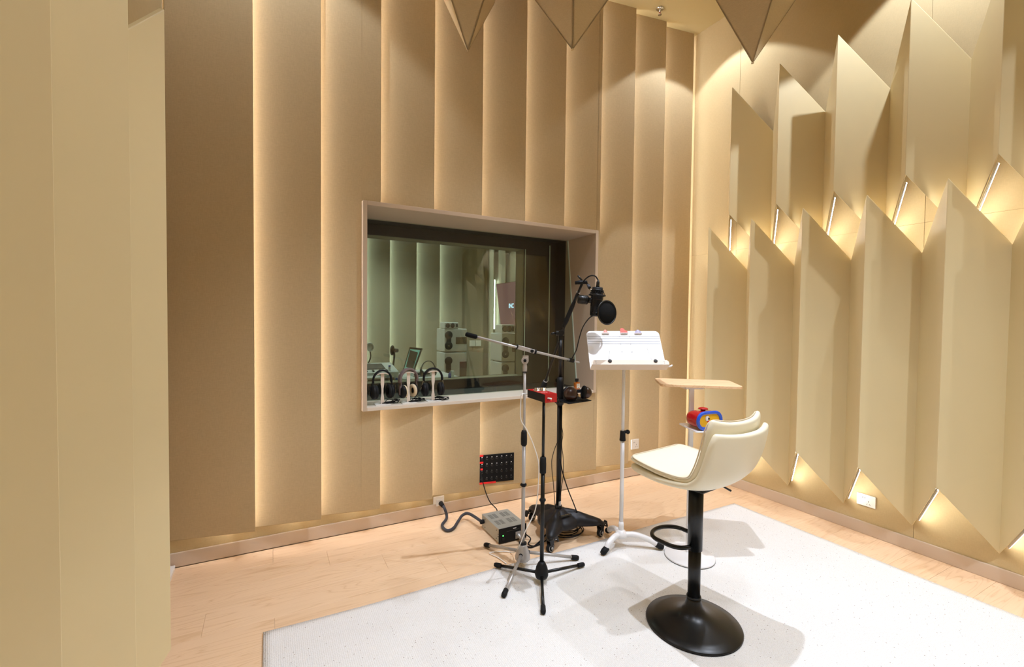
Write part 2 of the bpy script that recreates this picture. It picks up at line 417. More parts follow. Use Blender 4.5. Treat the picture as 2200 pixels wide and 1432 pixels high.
# ---- window wall
WX0, WX1, WZ0, WZ1 = -2.885, -1.09, .783, 2.067      # outer size of window lining
def wall_with_hole(name, y0, y1, xa, xb, za, zb, hole, mt):
    hx0, hx1, hz0, hz1 = hole; q = MB()
    q.box((xa, y0, za), (hx0, y1, zb)); q.box((hx1, y0, za), (xb, y1, zb))
    q.box((hx0, y0, za), (hx1, y1, hz0)); q.box((hx0, y0, hz1), (hx1, y1, zb))
    return q.build(name, mt)
wall_back = wall_with_hole('wall_back', .014, .10, XL - .15, XR + .15, 0, H, (WX0 + .01, WX1 - .01, WZ0 + .01, WZ1 - .01), 'wallcloth')
tag(wall_back, 'window wall clad in upright beige cloth panels', 'wall', kind='structure')
PZ0 = .155
EDGES = [-3.46, -3.117, -2.774, -2.431, -2.088, -1.745, -1.402, -1.059, -.716, -.373, -.032]
def fabric_panel(xl, xr, led=True, back=.0):
    # cross-section in plan: left end deep, right end proud, thin board with small returned edge
    x0 = xl - .10
    def yy(x): return -.014 - (.090 - .014) * (x - x0) / (xr - x0)
    rects = []
    hx0, hx1, hz0, hz1 = WX0 - .002, WX1 + .002, WZ0 - .002, WZ1 + .002
    if hx0 < xr and hx1 > x0:
        if x0 < hx0: rects.append((x0, hx0, PZ0, H))
        if xr > hx1: rects.append((hx1, xr, PZ0, H))
        a, b = max(x0, hx0), min(xr, hx1)
        rects += [(a, b, PZ0, hz0), (a, b, hz1, H)]
    else: rects.append((x0, xr, PZ0, H))
    q = MB()
    for (a, b, z0, z1) in rects:
        v = [(a, yy(a), z0), (b, yy(b), z0), (b, yy(b) + .012, z0), (a, yy(a) + .012, z0)]
        v += [(p[0], p[1], z1) for p in v]
        q.add(v, [(0, 3, 2, 1), (4, 5, 6, 7), (0, 1, 5, 4), (1, 2, 6, 5), (2, 3, 7, 6), (3, 0, 4, 7)])
    o = q.build('fabric_panel', 'fabric', wall_back, bevel=.0025, seg=2)
    if led:
        s = MB()
        for (z0, z1) in ([(PZ0 + .01, hz0 - .01), (hz1 + .01, H - .03)] if (hx0 < xr - .08 < hx1) else [(PZ0 + .01, H - .03)]):
            s.box((xr - .086 - back, yy(xr) + .030, z0), (xr - .081 - back, yy(xr) + .056, z1))
        s.build('led_strip', 'led', o)
    return o
prev = EDGES[0] - .343 * 2
prev = XL + .11
for i, xe in enumerate([-99] + EDGES):
    if i == 0: continue
    fabric_panel(max(prev, XL + .08), xe, led=True, back=.05 if xe > -.1 else 0); prev = xe
bb = MB()
bb.box((XL, 0, 0), (XR, .014, .078)); baseboard_back = bb.build('baseboard_back', 'baseboard', bevel=.003)
tag(baseboard_back, 'slim taupe skirting along the window wall', 'baseboard', kind='structure')

# ---- right wall: cloth boards with folded zigzag screens in front
wall_right = MB().box((XR + .014, YF, 0), (XR + .12, .1, H)).build('wall_right', 'wallcloth')
tag(wall_right, 'right wall with two rows of folded zigzag acoustic screens', 'wall', kind='structure')
ys = [0.0, -.53, -1.752, -2.974, -4.196, YF]
for a, b in zip(ys[:-1], ys[1:]):
    for (z0, z1) in ((.0, 1.95), (1.95, H)):
        MB().box((XR, a - .0008, z0), (XR + .013, b + .0008, z1 - .0008)).build('wall_board', 'wallcloth', wall_right, bevel=.001, seg=1)
tag(MB().box((-.012, -.012, 0), (0, YF, .078)).build('baseboard_right', 'baseboard', bevel=.003), 'slim taupe skirting along the right wall', 'baseboard', kind='structure')

PITCH_S = .3685
def facet(parent, ridge, valley, zr0, zr1, zv0, zv1, led):
    """one flat leaf of a folded screen between a proud ridge line and a deep valley line (plan points)"""
    R_ = Vector((ridge[0], ridge[1], 0)); V_ = Vector((valley[0], valley[1], 0))
    d = (V_ - R_).normalized(); n = Vector((-d.y, d.x, 0))
    wall_x = 0.0 if parent is wall_right else XL
    if (Vector((wall_x, (R_.y), 0)) - R_).dot(n) < 0: n = -n      # n points at the wall
    t = n * .010
    v = [R_ + Vector((0, 0, zr0)), V_ + Vector((0, 0, zv0)), V_ + Vector((0, 0, zv1)), R_ + Vector((0, 0, zr1))]
    q = MB(); q.prism(v, Vector((wall_x - R_.x, 0, 0)).normalized() * .0118)
    o = q.build('screen_panel', 'board', parent, bevel=.0015, seg=1)
    if led:
        e0 = R_ + Vector((0, 0, zr0)); e1 = V_ + Vector((0, 0, zv0)); e = e1 - e0
        hi = zr0 > 1
        o_ = n * (.0165 if hi else .018) - Vector((0, 0, .004 if hi else -.010))
        a = e0 + e * .10 + o_; b = e0 + e * .86 + o_
        up = e.normalized().cross(n)
        if up.z < 0: up = -up
        c = (a + b) / 2
        ch = MB(); ch.obox(c - n * .0038, e, n, up, (b - a).length / 2, .0018, .008)
        cho = ch.build('led_channel', 'channel', o)
        st = MB(); st.obox(c, e, n, up, (b - a).length / 2 - .002, .0018, .0042)
        st.build('led_strip', 'led_screen', o)
        if not hi and parent is wall_right:      # unseen second strip, added behind the top edge to light the upper screens
            f0, f1 = R_ + Vector((0, 0, zr1)), V_ + Vector((0, 0, zv1)); g = f1 - f0
            a = f0 + g * .12 + n * .022; b = f0 + g * .9 + n * .018
            MB().obox((a + b) / 2 - Vector((0, 0, .03)), g, n, g.cross(n), (b - a).length / 2, .002, .004).build('led_strip', 'led_screen', o)
    return o
LOW = dict(zr0=.485, zr1=2.12, zv0=.153, zv1=1.768)
UPP = dict(zr0=2.19, zr1=3.155, zv0=1.845, zv1=2.80)
def screen_row(parent, first_valley, count, xr, xv, z, led_far):
    for k in range(count):
        yv = first_valley - k * PITCH_S; yr = yv - PITCH_S / 2; yv2 = yv - PITCH_S
        facet(parent, (xr, yr), (xv, yv), led=led_far, **z)
        facet(parent, (xr, yr), (xv, yv2), led=False, **z)
screen_row(wall_right, -.2745, 11, -.25, -.012, LOW, True)
screen_row(wall_right, -.459, 10, -.25, -.012, UPP, True)

# ---- left wall with the mirrored screens close to the camera
wall_left = MB().box((XL - .12, YF, 0), (XL, .1, H)).build('wall_left', 'wallcloth')
tag(wall_left, 'near left wall with folded cream acoustic screens', 'wall', kind='structure')
tag(MB().box((XL, YF, 0), (XL + .012, 0, .078)).build('baseboard_left', 'baseboard', bevel=.003), 'slim taupe skirting at the foot of the left wall', 'baseboard', kind='structure')
R0 = -1.54
xr, xv = -3.62, XL + .012
for k in range(9):
    PL = .35; yr = R0 - k * PL
    if k: facet(wall_left, (xr, yr), (xv, yr + PL / 2), led=True, **LOW)
    facet(wall_left, (xr, yr), (xv, yr - PL / 2), led=False, **LOW)
for k in range(9):
    yr = -1.715 - k * PL
    facet(wall_left, (xr, yr), (xv, yr + PL / 2), led=True, **UPP)
    facet(wall_left, (xr, yr), (xv, yr - PL / 2), led=False, **UPP)

wall_front = MB().box((XL - .1, YF - .1, 0), (XR + .1, YF, H)).build('wall_front', 'wallcloth')
tag(wall_front, 'plain beige wall behind the viewer', 'wall', kind='structure')
ceiling = MB().box((XL - .2, YF - .1, H), (XR + .2, .12, H + .08)).build('ceiling', 'ceiling')
tag(ceiling, 'smooth cream ceiling of the recording room', 'ceiling', kind='structure')

tag(MB().box((XL, -.36, 0), (XL + .034, -.016, .022)).build('trim_1', 'white_plastic', bevel=.002), 'small white floor strip at the foot of the left wall', 'trim', kind='structure')

# ---- hanging ceiling pyramids
def pyramid(tip, half, hgt, rot, label, taper=1.0):
    root = thing('ceiling_pyramid', label, 'acoustic baffle', (tip[0], tip[1], H), 'cloth pyramids hanging from the ceiling')
    tip = Vector(tip); c = []
    for k in range(4):
        a = rot + k * PI / 2
        c.append(tip + Vector((math.cos(a) * half, math.sin(a) * half, hgt)))
    for k in range(4):
        p, q_ = c[k], c[(k + 1) % 4]
        inn = (Vector((tip.x, tip.y, tip.z + hgt)) - (p + q_) / 2).normalized() * .010
        MB().prism([tip, p, q_], inn).build('pyramid_side', 'fabric', root)
        top = [Vector((v.x, v.y, H)) for v in (p, q_)]
        MB().prism([p, q_, top[1], top[0]], inn).build('box_side', 'fabric', root)
    return root
TZ = 3.0
for (px, py, half, rot, lab) in (
        (1005, 112, .235, .35, 'leftmost cloth pyramid hanging from the ceiling over the window'),
        (1230, 108, .31, .95, 'middle cloth pyramid hanging from the ceiling above the music stand'),
        (1617, 137, .28, 1.15, 'rightmost cloth pyramid hanging from the ceiling near the zigzag screens')):
    t = onz(px, py, TZ)
    pyramid((t.x, t.y, TZ), half, .42, rot, lab)

# ---- fire sprinkler
p = onz(1418, 18, H); p.z = H
r = thing('fire_sprinkler', 'small chrome fire sprinkler on the ceiling above the corner', 'sprinkler', p)
MB().lathe([(.0, .0), (.032, .0), (.034, -.004), (.024, -.012), (.012, -.014)], p).build('escutcheon', 'chrome', r)
q = MB().cyl(p + Vector((0, 0, -.01)), p + Vector((0, 0, -.03)), .009)
q.cyl(p + Vector((0, 0, -.05)), p + Vector((0, 0, -.053)), .015)
for s in (-1, 1): q.tube([p + Vector((s * .009, 0, -.028)), p + Vector((s * .013, 0, -.04)), p + Vector((s * .004, 0, -.051))], .0022, 6)
q.build('nozzle', 'chrome', r)
MB().cyl(p + Vector((0, 0, -.03)), p + Vector((0, 0, -.05)), .003, n=8).build('glass_bulb', 'tape_red', r)

# ================================================================== WINDOW
win = bpy.data.objects.new('window_1', None); COL.objects.link(win)
tag(win, 'large deep-set control room window with tilted glass', 'window', kind='structure')
FY = -.112; T = .026; DY = .47
def lining(name, a, b, mt='trim', **k): return MB().box(a, b).build(name, mt, win, bevel=.002, **k)
lining('jamb', (WX0, FY, WZ0), (WX0 + T, .30, WZ1))
lining('jamb', (WX1 - T, FY, WZ0), (WX1, .30, WZ1))
lining('head_board', (WX0 + T, FY, WZ1 - T), (WX1 - T, .30, WZ1))
lining('window_sill', (WX0 + T, FY, WZ0), (WX1 - T, .14, WZ0 + .022), 'sill')
ix0, ix1, iz0, iz1 = WX0 + T, WX1 - T, WZ0 + .022, WZ1 - T
GT, GB = .262, .105           # front pane depth at its top and its foot
# black lined cavity between the panes
q = MB()
q.box((ix0 - .02, .142, iz0 - .03), (ix1 + .02, DY, iz0 - .004))
q.box((ix0 - .02, .302, iz1 + .004), (ix1 + .02, DY, iz1 + .03))
q.box((ix0 - .03, .302, iz0), (ix0 - .006, DY, iz1)); q.box((ix1 + .006, .302, iz0 - .02), (ix1 + .03, DY, iz1 + .02))
OX0, OX1, OZ0, OZ1 = -2.80, -1.432, .872, 1.966
q.box((ix0 - .02, DY - .012, iz0 - .02), (OX0, DY, iz1 + .02)); q.box((OX1, DY - .012, iz0 - .02), (ix1 + .02, DY, iz1 + .02))
q.box((OX0, DY - .012, iz0 - .02), (OX1, DY, OZ0)); q.box((OX0, DY - .012, OZ1), (OX1, DY, iz1 + .02))
q.build('cavity_lining', 'black_liner', win)
def pane(name, x0, x1, z0, y0, z1, y1, th, mt):
    pts = [(x0, y0, z0), (x1, y0, z0), (x1, y1, z1), (x0, y1, z1)]
    return MB().prism(pts, (0, th, 0)).build(name, mt, win)
def gasket_strip(a, b, w_, mt, name):
    return MB().obox((Vector(a) + Vector(b)) / 2, Vector(b) - Vector(a), (0, 1, 0), (1, 0, 0), (Vector(b) - Vector(a)).length / 2, w_, w_ * .55).build(name, mt, win)
pane('glass_pane', ix0 + .001, ix1 - .006, iz0 + .001, GB, iz1 - .001, GT, .010, 'glass')
gasket_strip((ix1 - .003, GB + .004, iz0 + .003), (ix1 - .003, GT + .004, iz1 - .003), .006, 'glass_edge', 'glass_edge')
pane('glass_pane', OX0 - .02, OX1 + .02, OZ0 - .02, DY + .004, OZ1 + .02, DY + .004, .008, 'glass2')
gasket_strip((OX1 + .003, DY - .016, OZ0), (OX1 + .003, DY - .016, OZ1), .004, 'glass_edge', 'glass_edge')
px_ = onY(1180, 640, .36).x
gasket_strip((px_, .36, iz0 + .02), (px_, .36, iz1 - .04), .004, 'glass_edge', 'glass_edge')
# wall thickness on the control room side
CY0 = .62
q = MB()
q.box((OX0 - .03, DY + .013, OZ0 - .03), (OX1 + .03, CY0, OZ0)); q.box((OX0 - .03, DY + .013, OZ1), (OX1 + .03, CY0, OZ1 + .03))
q.box((OX0 - .03, DY + .013, OZ0), (OX0, CY0, OZ1)); q.box((OX1, DY + .013, OZ0), (OX1 + .03, CY0, OZ1))
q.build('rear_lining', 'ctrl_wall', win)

# ================================================================== CONTROL ROOM
CXL, CXR, CYB, CH = -4.6, -.37, 3.5, 3.1
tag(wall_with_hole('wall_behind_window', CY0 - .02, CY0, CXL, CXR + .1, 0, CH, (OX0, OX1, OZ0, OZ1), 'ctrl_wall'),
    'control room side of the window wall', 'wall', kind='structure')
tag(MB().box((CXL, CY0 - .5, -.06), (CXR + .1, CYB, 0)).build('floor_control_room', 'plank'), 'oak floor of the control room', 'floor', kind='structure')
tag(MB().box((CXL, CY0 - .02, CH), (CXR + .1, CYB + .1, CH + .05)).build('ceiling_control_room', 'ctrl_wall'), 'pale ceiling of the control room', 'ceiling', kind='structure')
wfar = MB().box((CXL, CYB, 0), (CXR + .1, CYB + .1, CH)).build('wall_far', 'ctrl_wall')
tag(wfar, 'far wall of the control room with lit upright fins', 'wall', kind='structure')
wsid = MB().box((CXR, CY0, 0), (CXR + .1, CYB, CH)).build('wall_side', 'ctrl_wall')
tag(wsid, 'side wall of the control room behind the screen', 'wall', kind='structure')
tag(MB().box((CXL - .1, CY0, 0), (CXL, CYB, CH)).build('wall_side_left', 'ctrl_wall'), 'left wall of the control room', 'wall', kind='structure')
xs = [onY(x, 600, CYB - .08).x for x in (785, 837, 894, 944)]
stp = (xs[3] - xs[0]) / 3
fx = [xs[0] - 2 * stp, xs[0] - stp] + xs + [xs[3] + stp, xs[3] + 2 * stp, xs[3] + 3 * stp]
for i in range(len(fx) - 1):
    a, b = fx[i] - .07, fx[i + 1]
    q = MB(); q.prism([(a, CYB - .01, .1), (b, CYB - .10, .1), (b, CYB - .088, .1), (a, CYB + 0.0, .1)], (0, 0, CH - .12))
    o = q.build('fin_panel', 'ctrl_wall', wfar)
    if i < 5: MB().box((b - .060, CYB - .070, .12), (b - .055, CYB - .045, CH - .05)).build('led_strip', 'ctrl_led', o)
for k in range(7):
    a, b = CYB - .06 - k * .36, CYB - .06 - (k + 1) * .36
    q = MB(); q.prism([(CXR - .01, a + .04, .1), (CXR - .09, b, .1), (CXR - .078, b, .1), (CXR, a + .04, .1)], (0, 0, CH - .12))
    o = q.build('fin_panel', 'ctrl_wall', wsid)
    if k == 0: MB().box((CXR - .062, b + .028, 1.22), (CXR - .05, b + .036, 1.95)).build('led_strip', 'ctrl_led', o)
# ================================================================== RUG
rx0, rx1, ry0, ry1 = -3.418, -.335, -4.3, -.805
q = MB(); nx, ny = 90, 100; v = []; f = []
for j in range(ny + 1):
    for i in range(nx + 1):
        x = rx0 + (rx1 - rx0) * i / nx; y = ry0 + (ry1 - ry0) * j / ny
        ed = min(i, nx - i, j, ny - j) / 4; ed = min(1, ed)
        yo = .006 * math.sin(x * 5.1 + 1) * (1 if j == ny else 0)
        v.append((x, y + yo, .0075 + .003 * ed * max(0, noise.noise(Vector((x * 2.2, y * 2.2, 3.1))) + .25)))
for j in range(ny):
    for i in range(nx):
        a = j * (nx + 1) + i; f.append((a, a + 1, a + nx + 2, a + nx + 1))
q.add(v, f, True)
def top(i, j): return v[j * (nx + 1) + i]
loop = [top(i, 0) for i in range(nx)] + [top(nx, j) for j in range(ny)] + [top(i, ny) for i in range(nx, 0, -1)] + [top(0, j) for j in range(ny, 0, -1)]
n = len(loop); q.add(loop + [(a, b, .0002) for a, b, c in loop], [(i, (i + 1) % n, (i + 1) % n + n, i + n) for i in range(n)])
tag(q.build('rug', 'rug'), 'large off-white rug with dark flecks on the oak floor', 'rug')
RZ = .0100

# ================================================================== WALL SOCKETS
def wall_socket(c, right, nrm, label, w_=.086, h_=.086, holes=True):
    c = Vector(c); right = Vector(right); nrm = Vector(nrm); up = Vector((0, 0, 1))
    r = thing('wall_socket', label, 'wall socket', c)
    MB().obox(c + nrm * .004, right, nrm, up, w_ / 2, .004, h_ / 2).build('plate', 'white_plastic', r, bevel=.002)
    if holes:
        for (a, b, tilt) in ((-.018, .016, 0), (-.006, .016, 0), (.014, -.004, 0), (.006, -.022, .6), (.022, -.022, -.6)):
            d = up * math.cos(tilt) + right * math.sin(tilt)
            MB().obox(c + right * a + up * b + nrm * .0083, right.cross(nrm).cross(nrm), nrm, d, .0012, .0006, .0045).build('socket_slot', 'ink', r)
    return r
a = onY(1362.5, 953, -.045)
wall_socket((a.x, -.049, a.z), (1, 0, 0), (0, -1, 0), 'white socket plate on the cloth panel right of the music stand')
a = onX(1862, 1074, 0)
wall_socket((-.001, a.y, a.z), (0, -1, 0), (-1, 0, 0), 'white socket plate low on the wall under the zigzag screens', .105, .075)
a = onY(942, 1077, .012)
ws = wall_socket((a.x, .012, a.z), (1, 0, 0), (0, -1, 0), 'ivory socket plate above the skirting with a black plug in it', .078, .078, False)
MB().obox((a.x + .004, .006, a.z - .004), (1, 0, 0), (0, 1, 0), (0, 0, 1), .024, .009, .022).build('socket_insert', 'white_plastic', ws, bevel=.002)
PLUG = Vector((a.x + .01, -.01, a.z - .006))

# ================================================================== CONNECTOR PANEL on the wall panel
def panelY(x):          # face of the wall panel that carries the connector plate
    x0 = -2.088 - .10; return -.014 - .076 * (x - x0) / (-1.745 - x0)
c0 = Vector((-2.108, panelY(-2.108) - .003, .30)); c1 = Vector((-1.812, panelY(-1.812) - .003, .30))
ax = (c1 - c0).normalized(); nr = Vector((ax.y, -ax.x, 0)); up = Vector((0, 0, 1))
cc = (c0 + c1) / 2; Wd = (c1 - c0).length
cp = thing('connector_panel', 'black audio connector plate with rows of jacks and red tape', 'connector panel', cc)
cz0, cz1 = .185, .388
MB().obox(Vector((cc.x, cc.y, (cz0 + cz1) / 2)), ax, nr, up, Wd / 2, .0025, (cz1 - cz0) / 2).build('plate', 'black_matte', cp, bevel=.001)
def cpp(u, v): return c0 + ax * (u * Wd) + Vector((0, 0, cz0 + (cz1 - cz0) * v - c0.z)) + nr * .003
for j in range(4):
    for i in range(8):
        p = cpp(.075 + i * .122, .86 - j * .24)
        MB().lathe([(.0085, 0), (.0085, .004), (.006, .0045), (.006, .002), (0, .002)], p, nr, 12).build('jack', 'black', cp)
        MB().obox(p + up * .012, ax, nr, up, .004, .0008, .002).build('jack_label', 'white_plastic' if j < 2 else 'slot', cp)
for (u0, u1, vv) in ((.0, .225, .985), (.0, .225, .74), (.0, .215, .50), (.0, .54, .005)):
    a, b = cpp(u0, vv), cpp(u1, vv)
    MB().obox((a + b) / 2 + nr * .0015, ax, nr, up, (b - a).length / 2, .0006, .0065).build('tape_strip', 'tape_red', cp)
JACK = cpp(.075, .74)

# ================================================================== POWER SUPPLY BOX
pf0, pf1, pb0 = Vector((-2.172, -.565, 0)), Vector((-1.985, -.565, 0)), Vector((-2.172, -.315, 0))
psu = thing('power_supply_unit', 'grey vented power supply box with black front on the floor', 'power supply', (-2.08, -.44, 0))
x0, x1, y0, y1, z0, z1 = -2.172, -1.985, -.565, -.315, .008, .092
MB().box((x0, y0 + .004, z0), (x1, y1, z1)).build('case', 'psu_grey', psu, bevel=.0015)
MB().box((x0 - .002, y0 - .002, z0 - .003), (x1 + .002, y0 + .003, z1 + .002)).build('front_panel', 'black_matte', psu, bevel=.0008)
for fx_ in (x0 + .02, x1 - .02):
    for fy_ in (y0 + .03, y1 - .03):
        MB().cyl((fx_, fy_, 0), (fx_, fy_, z0 + .001), .008).build('foot', 'rubber', psu)
for gy in (y0 + .06, y0 + .155):
    for gx in (x0 + .022, x0 + .105):
        q = MB()
        for col_ in range(2):
            for k in range(8):
                q.box((gx + col_ * .03, gy + k * .008, z1 - .0005), (gx + col_ * .03 + .024, gy + k * .008 + .0035, z1 + .0004))
        q.build('vent_grille', 'slot', psu)
for (yy_, zz_) in ((y0 + .035, .075), (y0 + .035, .025), (y1 - .05, .075), (y1 - .05, .025), (y0 + .012, .06), (y0 + .012, .045), (y1 - .012, .06), (y1 - .012, .045)):
    MB().cyl((x0 - .0022, yy_, zz_), (x0 + .001, yy_, zz_), .003, n=10).build('screw', 'ink', psu)
MB().cyl((x0 + .026, y0 - .004, .05), (x0 + .026, y0, .05), .004, n=10).build('power_lamp', 'green_led', psu)
MB().box((x0 + .018, y0 - .006, .022), (x0 + .034, y0, .04)).build('power_switch', 'black', psu, bevel=.001)
text_mesh('lettering', 'SONY', .0085, ((x0 + x1) / 2 + .012, y0 - .0026, .081), (1, 0, 0), (0, 0, 1), 'white_plastic', psu, bold=True)
MB().box((x0 + .05, y0 - .0026, .0705), (x1 - .05, y0 - .002, .0712)).build('printed_line', 'slot', psu)
cxn = x0 + .130
MB().box((cxn - .018, y0 - .004, .012), (cxn + .018, y0, .056)).build('connector_plate', 'grey_metal', psu, bevel=.001)
MB().lathe([(.014, 0), (.014, .012), (.011, .014), (.011, .03), (.009, .034), (.009, .045)], (cxn, y0 - .003, .034), (0, -1, -.15), 16).build('plug', 'grey_metal', psu)
MB().lathe([(.010, 0), (.010, .006), (.007, .008), (.007, .018)], (x1 - .018, y0 - .003, .04), (0, -1, 0), 14).build('round_connector', 'chrome', psu)

# thick supply cable from the socket to the box
pts = [D(941, 1080, 1), ]
def fl(x, y, z=.010): return onz(x, y, z)
cab = [PLUG + Vector((0, -.035, 0)), PLUG + Vector((.006, -.06, -.02)), onY(952, 1115, -.12), fl(954, 1131, .035) , fl(968, 1139, .012), fl(982, 1126, .012), fl(990, 1110, .03), onz(1003, 1104, .055), onz(1022, 1109, .055), Vector((x0 - .0, y1 - .018, .05))]
cab = [PLUG + Vector((0, -.035, 0)), PLUG + Vector((.008, -.06, -.02)), PLUG + Vector((.012, -.085, -.07))]
for (x, y, z) in ((950, 1128, .012), (960, 1139, .011), (974, 1134, .011), (985, 1118, .018), (994, 1106, .035), (1008, 1103, .05)):
    cab.append(onz(x, y, z))
cab.append(Vector((x0 - .012, y1 - .03, .055)))
c_ = thing('supply_cable', 'thick black sleeved cable from the wall socket to the power supply box', 'cable', cab[3])
MB().tube(smooth_path(cab, 8), .0095, 12).build('cord', 'cord_blue', c_)
MB().cyl(PLUG, PLUG + Vector((0, -.045, -.003)), .017, .012).build('plug', 'rubber', c_)
MB().cyl(cab[-1] + Vector((-.012, 0, 0)), cab[-1] + Vector((.013, 0, 0)), .013).build('cable_collar', 'rubber', c_)
# black cable from the connector panel
jc = [JACK, JACK + nr * .03 + Vector((.01, 0, -.02)), onY(1036, 1030, -.13), onY(1044, 1058, -.16), onY(1053, 1078, -.22), onz(1068, 1096, .06), Vector((x1 - .12, y1 + .012, .06))]
c_ = thing('signal_cable', 'thin black cable hanging from the connector plate behind the grey box', 'cable', jc[-1])
MB().tube(smooth_path(jc, 8), .0034, 8).build('cord', 'rubber', c_)
MB().cyl(JACK, JACK + nr * .03, .006).build('plug', 'grey_metal', c_)

# ================================================================== TRIPOD STANDS
def tripod_leg(root, hub, foot, r, mt, hub_r=.028):
    hub = Vector(hub); foot = Vector(foot); d = (foot - hub).normalized()
    a = hub + Vector((d.x, d.y, 0)).normalized() * hub_r * .5
    leg = MB().cyl(a, foot, r, n=14).build('leg', mt, root)
    MB().lathe([(r * 1.0, -.03), (r * 1.5, -.028), (r * 1.6, .0), (r * 1.35, .012)], foot, d, 14).build('rubber_foot', 'rubber', leg)
    MB().cyl(a, a + d * .022, r * 1.35, n=12).build('leg_socket', 'rubber', leg)

# grey boom stand
gx, gy = -2.172, -.852
gr = thing('boom_stand', 'silver-grey tripod boom stand with its arm stretched across the window', 'microphone stand', (gx, gy, 0))
for (x, y, zz) in ((-2.255, -.562, .017), (-1.873, -.936, .024), (-2.389, -1.055, .024)):
    tripod_leg(gr, (gx, gy, .088), (x, y, zz), .0085, 'grey_metal')
MB().lathe([(.034, .045), (.041, .052), (.041, .068), (.034, .095), (.024, .122), (.020, .135)], (gx, gy, 0)).build('hub', 'grey_metal', gr)
MB().lathe([(.0205, .132), (.0215, .134), (.0215, .141), (.017, .143)], (gx, gy, 0)).build('hub_ring', 'rubber', gr)
MB().cyl((gx, gy, .055), (gx, gy, .70), .0105).build('pole', 'grey_metal', gr)
MB().cyl((gx, gy, .70), (gx, gy, 1.11), .0075).build('inner_pole', 'grey_metal', gr)
MB().lathe([(.012, .672), (.0165, .680), (.0175, .71), (.016, .745), (.012, .756)], (gx, gy, 0)).build('grip_clutch', 'rubber', gr)
q = MB().lathe([(.0125, .45), (.0125, .468)], (gx, gy, 0)); q.cyl(Vector((gx, gy, .459)) - RT * .017, Vector((gx, gy, .459)) + RT * .017, .006, n=10)
q.build('cable_clip', 'rubber', gr)
gd = (Vector((gx, gy, 1.16)) - CAM).dot(_f)
ends = [D(1003, 718, gd - .10), D(1050, 730, gd - .07), D(1112, 745, gd - .015), D(1148, 755, gd + .01), D(1229, 774, gd + .07), D(1243, 778, gd + .08)]
MB().tube([ends[0] * .6 + ends[1] * .4, D(1128, 750, gd), ends[4]], .0068, 14).build('boom_arm', 'grey_metal', gr)
MB().tube([ends[0] - (ends[1] - ends[0]) * .06, ends[0], ends[0] + (ends[1] - ends[0]) * .40, ends[0] + (ends[1] - ends[0]) * .46], [.008, .0125, .0125, .009], 14).build('foam_grip', 'foam', gr)
bd = (ends[3] - ends[2]).normalized(); bu = Vector((0, 0, 1)) - bd * bd.z; bu.normalize(); bn = bd.cross(bu)
MB().obox((ends[2] + ends[3]) / 2, bd, bu, bn, (ends[3] - ends[2]).length / 2, .011, .011).build('boom_clamp', 'grey_metal', gr, bevel=.004, seg=3)
MB().cyl(ends[2] - bd * .006, ends[2] - bd * .001, .0135).build('clamp_ring', 'rubber', gr)
MB().cyl(ends[3] + bd * .001, ends[3] + bd * .010, .0135).build('clamp_ring', 'rubber', gr)
kn = ends[3] - bd * .014 - _f * .012
MB().cyl(kn + _f * .008, kn - _f * .006, .0095).build('clamp_knob', 'rubber', gr)
j = Vector((gx, gy, 1.135))
q = MB().cyl(j - _f * .010, j + _f * .010, .020, n=24); q.obox(j + Vector((.004, 0, .013)), RT, _f, (0, 0, 1), .016, .008, .014)
q.build('swivel_joint', 'grey_metal', gr, bevel=.002)
MB().cyl(j - _f * .014, j - _f * .009, .0085).build('joint_knob', 'rubber', gr)
MB().lathe([(.012, 1.075), (.0125, 1.10), (.010, 1.115), (.009, 1.125)], (gx, gy, 0)).build('joint_socket', 'grey_metal', gr)
MB().lathe([(.0128, 1.071), (.0128, 1.076)], (gx, gy, 0)).build('joint_ring', 'rubber', gr)
MB().cyl(ends[4], ends[5] + bd * .004, .0045).build('threaded_tip', 'grey_metal', gr)
MB().cyl(ends[4] + bd * .008, ends[4] + bd * .013, .0085).build('locking_nut', 'cord_blue', gr)

# black straight stand carrying the red box
bx, by = -2.164, -1.035
bk = thing('straight_stand', 'black straight tripod stand in front carrying the red box', 'microphone stand', (bx, by, 0))
for (x, y, zz) in ((-2.303, -.798, .022), (-1.889, -1.010, .024), (-2.288, -1.249, .024)):
    tripod_leg(bk, (bx, by, .060), (x, y, zz), .0078, 'black')
MB().lathe([(.030, .04), (.034, .052), (.034, .068), (.029, .092), (.020, .112), (.013, .122)], (bx, by, 0)).build('hub', 'black_matte', bk)
MB().cyl((bx, by, .055), (bx, by, .60), .0105).build('pole', 'black', bk)
MB().cyl((bx, by, .60), (bx, by, .955), .0075).build('inner_pole', 'black', bk)
MB().lathe([(.012, .575), (.0165, .578), (.017, .62), (.0155, .655), (.011, .660)], (bx, by, 0)).build('grip_clutch', 'rubber', bk)
q = MB().lathe([(.0125, .43), (.0125, .448)], (bx, by, 0)); q.cyl(Vector((bx, by, .439)) - RT * .016, Vector((bx, by, .439)) + RT * .016, .006, n=10)
q.build('cable_clip', 'rubber', bk)
MB().box((bx - .035, by - .03, .955), (bx + .035, by + .03, .959)).build('top_plate', 'black', bk)

